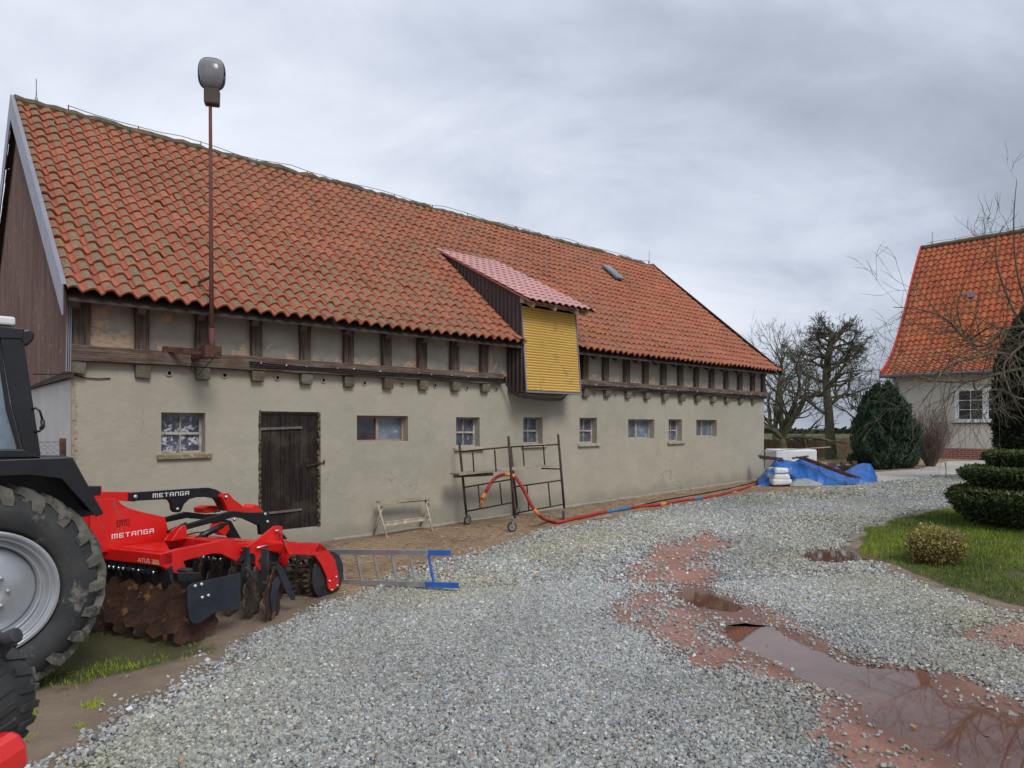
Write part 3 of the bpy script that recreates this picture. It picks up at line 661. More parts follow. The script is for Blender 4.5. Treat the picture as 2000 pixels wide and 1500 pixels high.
for k,p in enumerate([uw(148)]+posts):
    q=MB();q.box(p-.085,p+.085,-.085-R.uniform(0,.03),.05,ZB0-.155-R.uniform(-.01,.02),ZB0-.005)
    q.v=[(x+(R.uniform(-.008,.008)),y+R.uniform(-.012,.012)-(.0 if z>ZB0-.1 else -.02),z+R.uniform(-.01,.006)) for x,y,z in q.v]
    q.build('joist_end',JOISTW,barn,bevel=.008)
edges=sorted(pb,key=lambda a:a[0])
for (a0,a1),(b0,b1) in zip(edges[:-1],edges[1:]):
    if a1<6.6 and b0>7.5: b0=6.9
    q=MB();n=6;vs=[];fs=[]
    xs_=np.linspace(a1-.02,b0+.02,n+1);zs_=np.linspace(ZB1-.03,3.52,n+1);o1=R.uniform(-.008,.008)
    for z in zs_:
        for x in xs_:
            ed=min((x-xs_[0]),(xs_[-1]-x),(z-zs_[0]),.12)/.12
            vs.append((x,.028-.030*ed**.5+o1+R.uniform(-.003,.003),z))
    for j in range(n):
        for i in range(n): k=j*(n+1)+i;fs.append((k,k+1,k+n+2,k+n+1))
    q.add(vs,fs,True);q.build('infill_panel',INFILL,barn,fix=False)
q=MB();q.box(6.9,8.4,.03,.05,2.2,3.6);q.build('infill_panel',INFILL,barn)
# --- drain pipes in the wall
for px in (330,438,541,631,711,785,849,911,968,1160,1201,1239):
    u=uw(px);q=MB();zz=ZB0-.088+R.uniform(-.008,.008)
    q.lathe([(.040,.0),(.040,-.016),(.026,-.02),(.026,.006)],(u,-.006,zz),(0,1,0),18,False)
    p=q.build('vent_pipe',SILLC,barn);q=MB();q.lathe([(.0255,0),(.0005,.0)],(u,-.0075,zz),(0,1,0),18,False);q.build('pipe_bore',M('dark_hole',(.012,.011,.010),(.02,.018,.016),9,.95,.1,30) if 'dark_hole' not in bpy.data.materials else bpy.data.materials['dark_hole'],p)
# --- windows
def window(u0,u1,z0,z1,kind,sill,pane,wood,k):
    fr=MB();t=.032;y0,y1=D-.03,D+.02
    fr.box(u0,u0+t,y0,y1,z0,z1);fr.box(u1-t,u1,y0,y1,z0,z1);fr.box(u0+t,u1-t,y0,y1,z1-t,z1);fr.box(u0+t,u1-t,y0,y1,z0,z0+t)
    um=(u0+u1)/2;zm=z0+(z1-z0)*.49
    if kind=='slide': um=u0+(u1-u0)*.47;fr.box(um-.022,um+.022,y0-.006,y1,z0+t,z1-t)
    else:
        fr.box(u0+t,u1-t,y0-.004,y1-.01,zm-.016,zm+.016)
        fr.box(um-.010,um+.010,y0+.004,y1-.01,z0+t,zm-.016)
        fr.box(um-.010,um+.010,y0+.004,y1-.01,zm+.016,z1-t)
    f=fr.build('window',wood,barn,bevel=.003)
    def pn(a,b,c,d,mt):
        q=MB();q.box(a,b,D+.001,D+.006,c,d);q.build('pane',mt,f)
    if kind=='slide':
        pn(u0+t,um-.022,z0+t,z1-t,PANE_H if k==1 else PANE_H2);pn(um+.022,u1-t,z0+t,z1-t,PANE_G)
    else:
        for a,b in ((u0+t,um-.01),(um+.01,u1-t)):
            for c_,d_ in ((z0+t,zm-.016),(zm+.016,z1-t)): pn(a,b,c_,d_,pane)
    if sill:
        s=MB();s.box(u0-.055,u1+.075,-.055,.02,z0-.065,z0-.006);s.box(u0+.002,u1-.002,.02,D-.03,z0-.02,z0+.008)
        s.v=[(x+R.uniform(-.008,.008),y+R.uniform(-.006,.006),z+R.uniform(-.006,.006)) for x,y,z in s.v]
        s.build('sill',SILLW if k==0 else SILLC,f,bevel=.006)
    elif kind=='slide':
        s=MB();s.box(u0,u1,.003,D-.03,z0-.012,z0+.006);s.build('sill',SILLC,f)
for k,(u0,u1,z0,z1,kd) in enumerate(op):
    window(u0,u1,z0,z1,kd,kd!='slide',PANE_F if kd=='four' else PANE_D,WINP if kd=='slide' and k==1 else WINW,k)
# --- door
u0,u1,z0,z1,_=door
q=MB();nb=6;x=u0+.012
for i in range(nb):
    wd=(u1-u0-.02)/nb;q.box(x,x+wd-.006,.012+R.uniform(0,.008),.05,z0+R.uniform(.0,.012),z1-.045-R.uniform(0,.006));x+=wd
q.box(u0,u1,.002,.045,z1-.04,z1)
dr=q.build('door',DOORW,barn,bevel=.003)
q=MB();x=u1-.02;z=z0
while z<z1-.05:      # crumbled mossy mortar down the latch side
    h=R.uniform(.02,.05);q.box(u1-.012-R.uniform(0,.03),u1+.012,-.012,.03,z,z+h);z+=h
z=z0
while z<z1:
    h=R.uniform(.03,.07);q.box(u0-.015-R.uniform(0,.012),u0+.012,-.008,.03,z,z+h);z+=h
q.build('crumbled_jamb',M('mossy_mortar',(.085,.075,.045),(.20,.18,.125),16,.95,1,60,c3=(.035,.028,.024),c3t=.5,c3s=20),dr)
for pa,pb_ in (((508,838),(590,835)),((516,1003),(590,995))):
    a=uz(*pa);b=uz(*pb_);q=MB();q.bar((a[0],-.004,a[1]),(b[0],-.004,b[1]),.012,.034,(0,0,1));q.build('hinge_strap',M('grey_iron_strap',(.16,.15,.15),(.10,.09,.085),9,.7,.4,60) if 'grey_iron_strap' not in bpy.data.materials else bpy.data.materials['grey_iron_strap'],dr,bevel=.003)
a=uz(600,910);b=uz(632,903);q=MB();q.tube([(a[0],-.012,a[1]),(b[0],-.02,b[1])],.008);q.tube([(b[0],-.02,b[1]-.02),(b[0],-.02,b[1]+.04)],.012);q.tube([(a[0],-.012,a[1]-.015),(a[0],-.014,a[1]+.015)],.012);q.build('door_latch',RUST,dr)
# --- roof: pantiles laid as one mesh per slope
def tile_roof(name,mat,parent,surf,ncol,nrow,pitch,gauge,skip=None,lich=None,amp=.026,lip=.031,K=8,jit=1.3):
    ci,ri=np.meshgrid(np.arange(ncol),np.arange(nrow));ci=ci.ravel();ri=ri.ravel()
    if skip is not None: k=~skip(ci,ri);ci=ci[k];ri=ri[k]
    n=len(ci);a=np.arange(K+1)/K
    h=amp*np.sin(2*np.pi*(a-.08))+amp*.30*np.sin(4*np.pi*(a+.1))
    r1=NR.normal(0,1,n)*jit;r2=NR.normal(0,1,n)*jit;r3=NR.normal(0,1,n)*jit
    low=.035+lip;V=np.zeros((n,3,K+1,3));tl=np.zeros((n,3,K+1,4))
    rnd=NR.random(n)
    for j,(tt,nn) in enumerate(((1.12,.035),(0,low),(0,low-lip*.85))):
        U=ci[:,None]*pitch+a[None]*pitch*1.02+(r1*.003)[:,None];T=(ri[:,None]+tt)*gauge+(r2*.006)[:,None]+0*U+(gauge*.07*np.sin(2*np.pi*(a-.08))[None] if tt==0 else 0)
        N_=h[None]+nn+(r3*.0035)[:,None]*(1 if tt==0 else .3)+0*U
        V[:,j]=surf(U,T,N_);tl[:,j,:,0]=rnd[:,None];tl[:,j,:,2]=a[None];tl[:,j,:,3]=tt/1.12
    L_=lich(ci*pitch,ri*gauge) if lich is not None else np.zeros(n);tl[:,:,:,1]=L_[:,None,None]
    f=[]
    for j in range(2):
        for k in range(K): b=j*(K+1)+k;f.append((b,b+1,b+K+2,b+K+1))
    Fc=(np.array(f)[None]+(np.arange(n)*3*(K+1))[:,None,None]).reshape(-1,4)
    return npmesh(name,V.reshape(-1,3),Fc,mat,parent,smooth=False,attrs={'tc':tl.reshape(-1,4)})
cs=1/math.hypot(1,SL);sn=SL*cs;SLOPE=(WID/2+OV)/cs
U0R=-.14;NC=90;NRW=23;GA=SLOPE/NRW;PI_=(LEN+.10-U0R)/NC
HU0,HU1=6.90,8.38       # hay hatch
HVB=2.16                # where the hatch roof meets the barn roof
def sag(U,T): return -.035*np.sin(np.pi*np.clip(T/SLOPE,0,1))+.014*np.sin(U*.9+1)*np.sin(T*1.1+.4)+.008*np.sin(U*2.3)
def surfF(U,T,N):
    N=N+sag(U,T)+.035*np.exp(-T/.25);v=-OV+T*cs-N*sn;z=ZE-.03+T*sn+N*cs
    return np.stack([U0R+U,v,z],-1)
def surfB(U,T,N):
    N=N+sag(U,T);v=-OV+T*cs-N*sn;z=ZE-.03+T*sn+N*cs
    return np.stack([U0R+U,WID-v,z],-1)
def skipF(c,r):
    u=U0R+(c+.5)*PI_;v=-OV+(r+.6)*GA*cs;return (u>HU0+.02)&(u<HU1)&(v<HVB-.25)
lichF=lambda u,t: np.clip(.76-.034*u+.55*fbm(u,t,.45)+NR.normal(0,.12,len(u)),-.2,.9)-.35*((np.abs(u-6.55)<.42)&(t<2.7))
roof=tile_roof('roof',TILE,barn,surfF,NC,NRW,PI_,GA,skipF,lichF)
tile_roof('roof',TILE,barn,surfB,NC,NRW,PI_,GA,None,lichF,K=4)
# deck boards under the tiles, with rafters
q=MB()
for sgn in (0,1):
    def P(u,v,z): return (u,v if not sgn else WID-v,z)
    for (a,b) in (((U0R+.03,HU0) if not sgn else (U0R+.03,LEN+.06)),((HU1,LEN+.06) if not sgn else (0,0))):
        if a==b: continue
        vt,vb=WID/2,-OV+.03
        q.add([P(a,vb,roofz(vb)-.085),P(b,vb,roofz(vb)-.085),P(b,vt,roofz(vt)-.17),P(a,vt,roofz(vt)-.17)],[(0,1,2,3)])
        q.add([P(a,vb,roofz(vb)-.11),P(b,vb,roofz(vb)-.11),P(b,vt,roofz(vt)-.20),P(a,vt,roofz(vt)-.20)],[(0,1,2,3)])
        q.add([P(a,vb,roofz(vb)-.085),P(b,vb,roofz(vb)-.085),P(b,vb,roofz(vb)-.11),P(a,vb,roofz(vb)-.11)],[(0,1,2,3)])
a,b=HU0,HU1;q.add([(a,1.6,roofz(1.6)-.1),(b,1.6,roofz(1.6)-.1),(b,WID/2,roofz(WID/2)-.11),(a,WID/2,roofz(WID/2)-.11)],[(0,1,2,3)])
q.build('roof_deck',DARKW,barn,fix=False)
k=U0R+.1
while k<LEN:
    if not (HU0-.1<k<HU1+.1): q=MB();q.bar((k,-OV+.06,roofz(-OV+.06)-.17),(k,.35,roofz(.35)-.20),.09,.09);q.build('rafter_end',DARKW,barn)
    k+=.69
q=MB();q.bar((UA,-.02,3.44),(6.8,-.02,3.44),.18,.10);q.bar((8.45,-.02,3.44),(LEN,-.02,3.44),.18,.10);q.build('wall_plate',DARKW,barn)
# ridge: mortared, uneven
q=MB();vr=WID/2;zr=roofz(vr)+.03;pts=[];n=120
for i in range(n+1):
    u=U0R+(LEN+.1-U0R)*i/n;pts.append((u,vr+R.uniform(-.015,.015),zr-.03-.012*math.sin(u*.9)+R.uniform(-.02,.026)))
q.tube(pts,[.085+R.uniform(-.02,.02) for _ in pts],7,sm=False);q.build('ridge_cap',RIDGE,barn)
rod=MB();
for px,h in ((71,.30),(1268,.33)):
    u=uw(px,vr);rod=MB();rod.tube([(u,vr,zr+.05),(u+.0,vr,zr+.12+h)],.008,6);rod.lathe([(.03,0),(.02,.05),(.008,.08)],(u,vr,zr+.06),(0,0,1),8);rod.build('lightning_rod',GREYTRIM,barn)
q=MB();pts=[];u=.6
while u<LEN-.1: pts.append((u,vr+.02,zr+.10+(.05*math.sin(u*3.1)*R.uniform(.0,1)))); u+=.35
q.tube(pts,.006,5);
for p in pts[::3]: q.tube([(p[0],p[1],zr),(p[0],p[1],p[2]+.01)],.009,5)
q.build('ridge_conductor',BLK,barn)
# barge boards of grey sheet metal, left gable; dark edge right gable
def barge(uo,mat,w0,nm,inn):
    for sg in (0,1):
        q=MB();P=lambda v,z,x:(x,v if not sg else WID-v,z)
        vt=WID/2;vb=-OV-.02;n=.10
        A=[(vb,roofz(vb)+.10),(vt,roofz(vt)+.09),(vt,roofz(vt)-w0*1.1),(vb,roofz(vb)-w0+.03)]
        if sg: q.prism([P(v,z,uo) for v,z in A],(-.016,0,0))
        else: q.prism([P(v,z,uo) for v,z in A],(-.016,0,0))
        B=[P(vb,roofz(vb)+.104,uo-.016),P(vt,roofz(vt)+.095,uo-.016)]
        q.add([B[0],B[1],(B[1][0]+inn,B[1][1],B[1][2]),(B[0][0]+inn,B[0][1],B[0][2]),],[(0,1,2,3)])
        q.build(nm,mat,barn,fix=False)
barge(U0R-.03,GREYTRIM,.27,'barge_board',.05)
barge(LEN+.115,DARKW,.12,'barge_board',-.06)
# skylight
def on_roof(px,py,N=.1):
    # intersect view ray with the front slope
    d=at(px,py,1)-Vector((0,0,EYE));o=Vector((0,0,EYE));nrm=Vector((.6715*sn,-.741*sn,cs));p0=BW(0,-OV,ZE)+nrm*N
    t=(p0-o).dot(nrm)/d.dot(nrm);p=o+d*t-BO;return Vector((p.x*.741+p.y*.6715,-p.x*.6715+p.y*.741,p.z))
a=on_roof(1181,516);b=on_roof(1208,536);ucen=(a.x+b.x)/2;vv0,vv1=min(a.y,b.y),max(a.y,b.y)
hl=.24
A=Vector((ucen-.15,(vv0+vv1)/2-.26,0));q=MB()
def rp(u,v,n): return (u,v-n*sn,roofz(v)-.03+n*cs)
q.prism([rp(ucen-.17,A.y,.07),rp(ucen+.17,A.y,.07),rp(ucen+.17,A.y+.52,.07),rp(ucen-.17,A.y+.52,.07)],(0,-.05*sn,.05*cs))
sk=q.build('skylight',GREYTRIM,barn);q=MB()
q.prism([rp(ucen-.12,A.y+.06,.1225),rp(ucen+.12,A.y+.06,.1225),rp(ucen+.12,A.y+.46,.1225),rp(ucen-.12,A.y+.46,.1225)],(0,-.004*sn,.004*cs));q.build('pane',PANE_G,sk)
# --- hay hatch
zb,zt=2.345,3.94;vb,vt=-.49,-.35
def fv(z): return vb+(vt-vb)*(z-zb)/(zt-zb)
HR=lambda v: 5.437-.03+(v-HVB)*.508   # hatch roof plane
hatch=MB();hatch.add([(HU0,fv(zb),zb),(HU1,fv(zb),zb),(HU1,0.02,zb),(HU0,0.02,zb)],[(0,1,2,3)]);hatch.build('hatch_floor',DARKW,barn,fix=False)
def cheek(u,sg,nm):
    q=MB();n=0;v=fv(3.0)+.0;st=.055;poly=[]
    v=-.49;cols=[]
    while v<HVB:
        zlo=zb if v<0.03 else max(roofz(v)-.12,zb)
        if v<fv(3.2): zhi=HR(v)-.05; zlo=zb
        zhi=HR(v)-.05
        if v<vt-.001: # front edge leans
            zhi=min(zhi,zb+(v-vb)/(vt-vb)*(zt-zb)+.02)
        cols.append((v,zlo,zhi,(n%4==0)));v+=st/2;n+=1
    vs=[];fs=[]
    for i,(v,a,b,c) in enumerate(cols): x=u+sg*(.018 if c else 0);vs+=[(x,v,a),(x,v,max(b,a+.002))]
    for i in range(len(cols)-1): fs.append((2*i,2*i+2,2*i+3,2*i+1))
    q.add(vs,fs);q.build(nm,BROWNSHEET,barn,fix=False)
cheek(HU0,-1,'hatch_cheek');cheek(HU1,1,'hatch_cheek')
q=MB();ns=31
vs=[];fs=[]
for i in range(ns):
    a=zb+.03+(zt-.05-zb)*i/ns;b=zb+.03+(zt-.05-zb)*(i+1)/ns;m1=a+(b-a)*.12
    for z,dn in ((a,.012),(m1,-.004),((a+b)/2,-.012),(b-.004,-.004),(b,.010)):
        vs+=[(HU0+.03,fv(z)+dn,z),(HU1-.03,fv(z)+dn,z)]
for i in range(len(vs)//2-1): fs.append((2*i,2*i+1,2*i+3,2*i+2))
q.add(vs,fs);q.build('roller_shutter',YEL,barn,fix=False)
q=MB()
for u in (HU0-.002,HU1-.028): q.bar((u+.015,fv(zb)-.003,zb),(u+.015,fv(zt)-.003,zt),.022,.03,(0,1,0))
q.bar((HU0-.0,fv(zb)-.005,zb+.005),(HU1,fv(zb)-.005,zb+.005),.038,.03);q.build('shutter_trim',GREYTRIM,barn)
q=MB();q.bar((HU0-.05,-.44,zt+.06),(HU1+.06,-.44,zt+.06),.10,.10);
for u in (HU0+.06,HU0+.62,HU0+1.2,HU1+.0): q.bar((u,-.64,HR(-.64)-.085),(u,1.2,HR(1.2)-.085),.07,.10)
q.build('hatch_rafters',PALEW,barn)
HSL=math.atan(.508);hc,hs=math.cos(HSL),math.sin(HSL);HL=(HVB+.68)/hc
def surfH(U,T,N): 
    v=-.68+T*hc-N*hs;z=HR(-.68)-.02+T*hs+N*hc;return np.stack([HU0-.08+U,v,z],-1)
tile_roof('hatch_roof',TILEM,barn,surfH,10,13,(HU1-HU0+.24)/10,HL/13,None,None,amp=.014,lip=.016,K=8,jit=.05)
q=MB();q.add([(HU0-.08,-.68,HR(-.68)-.03),(HU1+.16,-.68,HR(-.68)-.03),(HU1+.16,HVB-.1,HR(HVB-.1)-.03),(HU0-.08,HVB-.1,HR(HVB-.1)-.03)],[(0,1,2,3)])
q.bar((HU0-.085,-.68,HR(-.68)-.02),(HU0-.085,HVB-.05,HR(HVB)-.02),.015,.03);q.bar((HU1+.165,-.68,HR(-.68)-.02),(HU1+.165,HVB-.6,HR(HVB-.6)-.02),.02,.05)
q.build('hatch_roof_edge',M('dark_red_sheet_edge',(.30,.10,.085),(.36,.13,.11),3,.5,.1,20),barn,fix=False)
# --- cables clipped to the beam, looped under the hatch
q=MB()
for k in range(3):
    pts=[]
    for i in range(60):
        u=2.05+(6.72-2.05)*i/59;pts.append((u,-.128-.004*k,ZB0+.105-.024*k+.006*math.sin(u*4+k)-.02*min(1,(u-2.05)*.9)))
    q.tube(pts,.008,5)
    pts=[(6.72,-.13,ZB0+.06-.024*k),(6.80,-.16,ZB0-.05-.03*k),(6.86,-.35,ZB0-.20-.02*k),(7.05,-.52,ZB0-.235-.02*k),(7.4,-.53,ZB0-.255-.02*k),(7.9,-.40,ZB0-.245-.015*k),(8.3,-.16,ZB0-.16),(8.5,-.13,ZB0+.03-.02*k)];q.tube(pts,.009,5)
    pts=[(8.5+(LEN-.1-8.5)*i/80,-.128,ZB0+.075-.024*k+.006*math.sin(i*.6+k)) for i in range(81)];q.tube(pts,.007,5)
q.build('wall_cable',BLK,barn)
q=MB();u=2.2
while u<LEN-.3:
    if not 6.7<u<8.6: q.box(u,u+.014,-.142,-.12,ZB0+.08+.02*R.random(),ZB0+.095+.02*R.random())
    u+=R.uniform(.25,.5)
q.build('cable_clips',WHITEG,barn)
q=MB();q.tube([(uw(60),-.16,1.7+.6)]+[(uw(p),-.02,(HZ-y)/F*(BO.y+.6715*uw(p))+EYE) for p,y in ((140,731),(165,738),(190,740),(215,739))],.007,5);q.build('loose_wire',BLK,barn)
# --- yard lamp on its bracket
lu,lz=uw(414,-.62),ZB0
lamp=thing('yard_lamp',BW(lu,-.62,ZB0+.1),PHI,'tall rusty pole lamp with grey glass head bracketed to the barn beam','lamp')
zt_=(HZ-206)/F*(BO.y-.741*.62+.6715*lu)+EYE-(ZB0+.1)
q=MB();q.tube([(0,0,-.02),(-.012,0,zt_*.5),(-.02,0,zt_)],[.029,.024,.020],10)
q.tube([(0,0,.0),(0,0,.35)],.034,10);q.build('pole',RUSTP,lamp)
q=MB();q.bar((-.42,.54,.09),(.16,.54,.09),.05,.10);q.bar((-.06,.52,.05),(-.02,0,.05),.07,.12);q.bar((-.36,.5,.09),(0,.02,.03),.04,.05);q.box(-.1,.1,-.06,.08,-.02,.13);q.bar((-.0,.0,1.0),(.0,.5,1.0),.03,.03);q.build('bracket',RUST,lamp,bevel=.004)
q=MB();q.tube([(-.08,.5,-.02),(-.12,.42,-.16),(-.02,.45,-.21),(.05,.4,-.1),(.02,.0,-.02)],.006,5);q.build('cable',BLK,lamp)
nl0=set(bpy.data.objects);hd=MB();P0=Vector((-.02,0,zt_));tz=1
# gear box then bowl, tipped a little towards the yard
hd.prism([(-.09,-.055,zt_-.0),(.085,-.055,zt_-.0),(.09,-.06,zt_+.20),(-.09,-.06,zt_+.20)],(0,.13,0));hb=hd.build('lamp_housing',M('brown_lamp_casing',(.055,.038,.032),(.08,.06,.05),5,.6,.2,40),lamp,bevel=.02)
pro=[];K=18
def ring(h,s,d):
    s*=.76;d*=.8;h=.19+(h-.19)*.86
    return [(s*math.copysign(abs(math.cos(2*math.pi*k/K))**.62,math.cos(2*math.pi*k/K))*.5,-.02+d*math.copysign(abs(math.sin(2*math.pi*k/K))**.75,math.sin(2*math.pi*k/K))*.5,zt_+h) for k in range(K)]
q=MB();L_=[(.19,.16,.05),(.21,.26,.12),(.27,.33,.20),(.36,.375,.26),(.45,.385,.27),(.53,.365,.24),(.59,.31,.17),(.62,.22,.08),(.625,.08,.03)]
vs=[];[vs.extend(ring(*a)) for a in L_];fs=[(i*K+k,i*K+(k+1)%K,(i+1)*K+(k+1)%K,(i+1)*K+k) for i in range(len(L_)-1) for k in range(K)]+[tuple(range(K))[::-1],tuple(range(len(vs)-K,len(vs)))]
q.add(vs,fs,True)
t=NT('dusty_lamp_glass');v=t.coord();LG=t.done(t.mix(t.ramp(t.noise(v,3,6),[(.35,0),(.65,1)]),(.23,.225,.25),(.13,.125,.13)),.22,None,spec=.6)
q.build('lamp_glass',LG,lamp)
q=MB();q.tube([(0.149*math.copysign(abs(math.cos(a))**.62,math.cos(a)),-.02,zt_+.378+.192*math.copysign(abs(math.sin(a))**.7,math.sin(a))) for a in np.linspace(0,2*math.pi,41)],.014,6);q.build('lamp_rim',BLACKM,lamp)
for ob in set(bpy.data.objects)-nl0:
    mt=Matrix.Translation((-.02,0,0))@Matrix.Rotation(math.radians(-27),4,'Z')@Matrix.Translation((.02,0,0));ob.data.transform(mt)
# ================================================================ disc harrow (local x: right, y: rearwards)
HO=Vector((-2.60,5.84,0));hz0=gzf(-2.6,5.84);HO.z=hz0;HA=math.atan2(-.416,.909)
RX=Vector((.909,-.416,0));RY=Vector((.416,.909,0))
def HP(px,py,ax,val):
    """local point where the view ray meets the plane x=val or y=val"""
    o=Vector((0,0,EYE))-HO;d=at(px,py,1)-Vector((0,0,EYE))
    ol=Vector((o.dot(RX),o.dot(RY),o.z));dl_=Vector((d.dot(RX),d.dot(RY),d.z));i=0 if ax=='x' else 1
    t=(val-ol[i])/dl_[i];return ol+dl_*t
def Z3(l): return [(160+x/3.704,920+y/3.704) for x,y in l]
def outline(l,xv,th,z3=True):
    pts=Z3(l) if z3 else l;return [HP(a,b,'x',xv) for a,b in pts],(-th,0,0)
har=thing('disc_harrow',HO,HA,'red and black compact disc harrow with muddy notched discs and rear cage roller','disc harrow')
# front beam
fy=-.05;a=HP(314,1082,'y',fy);b=HP(314,1106,'y',fy);zt_,zb_=a.z,b.z;XR=a.x
q=MB();q.box(-2.7,XR,fy,fy+.12,zb_,zt_);q.build('front_beam',RED,har,bevel=.006)
# side beams, right and left (cranked outline)
sp=[(570,600),(700,565),(940,520),(1000,500),(1060,492),(1130,520),(1255,520),(1400,520),(1450,500),(1530,560),(1530,610),(1400,640),(1250,660),(1140,665),(1010,600),(945,597),(735,652),(762,722),(690,742),(690,792),(665,790),(650,752),(600,702),(570,690)]
def side(x,th): 
    p,o=outline(sp,x,th);return p
pr=side(XR,.1)
q=MB();q.prism(pr,(-.06,0,0));q.build('side_beam',RED,har,bevel=.005)
q=MB();q.prism([p+Vector((-2.15,0,0)) for p in pr],(-.06,0,0));q.build('side_beam',RED,har,bevel=.005)
# rear cross beam
ry=HP(*Z3([(1400,560)])[0],'x',XR);q=MB();q.box(-2.75,XR-.06,ry.y-.06,ry.y+.06,ry.z-.06,ry.z+.06);q.build('rear_beam',RED,har,bevel=.006)
my=HP(*Z3([(1040,540)])[0],'x',XR);q=MB();q.box(-2.75,XR-.06,my.y-.06,my.y+.06,my.z-.06,my.z+.05);q.build('middle_beam',RED,har,bevel=.006)
# top skin between tower and beam
c0=HP(*Z3([(600,510)])[0],'x',-1.1);q=MB()
q.prism([(-1.12,.0,zt_+.01),(XR-.02,.0,zt_+.01),(XR-.02,.06,zt_+.01),(-1.1,c0.y,c0.z+.0)],(0,0,-.03));q.build('deck_plate',RED,har)
# tower plates with writing
tw=[(60,330),(90,190),(120,208),(250,198),(290,240),(340,268),(420,292),(510,312),(600,332),(640,470),(600,512),(140,592),(60,600)]
TX=-1.15
p,_=outline(tw,TX,.02)
q=MB();q.prism(p,(-.025,0,0));q.prism([k+Vector((-.72,0,0)) for k in p],(-.025,0,0));q.build('tower_plate',RED,har,bevel=.004)
def letters(word,hgt,extrude=0):
    G={'M':(6,[(0,0,1,6),(0,5,6,6),(2.5,0,3.5,6),(5,0,6,6)]),'E':(5,[(0,0,1,6),(0,0,5,1),(0,2.5,4.5,3.5),(0,5,5,6)]),'T':(5,[(0,5,5,6),(2,0,3,6)]),
       'A':(5,[(0,0,1,5),(.5,5,5,6),(4,0,5,6),(0,2,5,3)]),'N':(5,[(0,0,1,6),(0,5,5,6),(4,0,5,6)]),'G':(5,[(0,0,1,6),(0,5,5,6),(0,0,5,1),(4,0,5,3),(2.5,2.5,5,3.5)])}
    cells=set();x=0
    for ch in word:
        w_,rs=G[ch]
        for a,b,c,d in rs:
            for i in range(int(a*2),int(c*2)):
                for j in range(int(b*2),int(d*2)): cells.add((int(x*2)+i,j))
        x+=w_+1.5
    k=hgt/12;return [((i*k,j*k),((i+1)*k,j*k),((i+1)*k,(j+1)*k),(i*k,(j+1)*k)) for i,j in cells],int((x-1.5)*2)*k
DECAL=M('white_lettering',(.78,.78,.78),(.8,.8,.8),3,.5,0,10)
def decal(word,A,B,hgt,x,mat,name,parent,lean=0):
    """lettering lying on a plane x=const from A to B (local points)"""
    cs_,w_=letters(word,1.0);d=(B-A);k=d.length/w_;d.normalize();up=Vector((0,0,1));q=MB()
    for c in cs_: q.add([A+d*(p[0]*k)+up*(p[1]*hgt) for p in c],[(0,1,2,3)])
    return q.build(name,mat,parent,fix=False)
A=HP(*Z3([(215,492)])[0],'x',TX+.003);B=HP(*Z3([(520,446)])[0],'x',TX+.003);Hh=HP(*Z3([(215,458)])[0],'x',TX+.003).z-A.z
decal('METANGA',A,B,Hh,TX,DECAL,'lettering',har)
A=HP(*Z3([(256,402)])[0],'x',TX+.003);B=HP(*Z3([(342,390)])[0],'x',TX+.003);t_=HP(*Z3([(250,362)])[0],'x',TX+.003).z-A.z
q=MB();d=B-A;u_=Vector((0,0,t_))
def thin(a,b): q.bar(A+d*a[0]+u_*a[1],A+d*b[0]+u_*b[1],.002,.005,(0,0,1) if abs(a[1]-b[1])<.1 else (0,1,0))
for a_,b_ in (((0,1),(1,1)),((0,0),(0,1)),((.22,0),(.22,.75)),((.22,.75),(.42,.75)),((.42,.75),(.42,.1)),((.58,.1),(.58,.75)),((.58,.75),(.78,.75)),((.78,.75),(.78,0)),((1,0),(1,1)),((0,0),(.22,0)),((.78,0),(1,0))): thin(a_,b_)
q.build('emblem',BLACKM,har)
# ATUS 300 on the front beam
cu=bpy.data.curves.new('t','FONT');cu.body='ATUS 300';cu.size=1;tmp=bpy.data.objects.new('t',cu);COL.objects.link(tmp)
bpy.context.view_layer.update();me=bpy.data.meshes.new_from_object(tmp.evaluated_get(bpy.context.evaluated_depsgraph_get()));bpy.data.objects.remove(tmp)
A=HP(*Z3([(403,658)])[0],'y',fy-.003);B=HP(*Z3([(557,660)])[0],'y',fy-.003);hh=HP(*Z3([(403,626)])[0],'y',fy-.003).z-A.z
xs_=[v.co.x for v in me.vertices];ysx=[v.co.y for v in me.vertices];kx=(B.x-A.x)/(max(xs_)-min(xs_));kz=hh/(max(ysx)-min(ysx))
q=MB();q.add([(A.x+(v.co.x-min(xs_))*kx,fy-.003,A.z+(v.co.y-min(ysx))*kz) for v in me.vertices],[tuple(p_.vertices) for p_ in me.polygons]);q.build('lettering',M('cream_lettering',(.75,.62,.5),(.78,.65,.52),3,.5,0,10),har,fix=False)
A=HP(*Z3([(515,675)])[0],'y',fy-.003);B=HP(*Z3([(557,667)])[0],'y',fy-.003);q=MB();q.box(A.x,B.x,fy-.004,fy-.0005,A.z,B.z);q.build('yellow_tag',M('yellow_mark',(.6,.38,.04),(.62,.4,.05),3,.5,0,10),har)
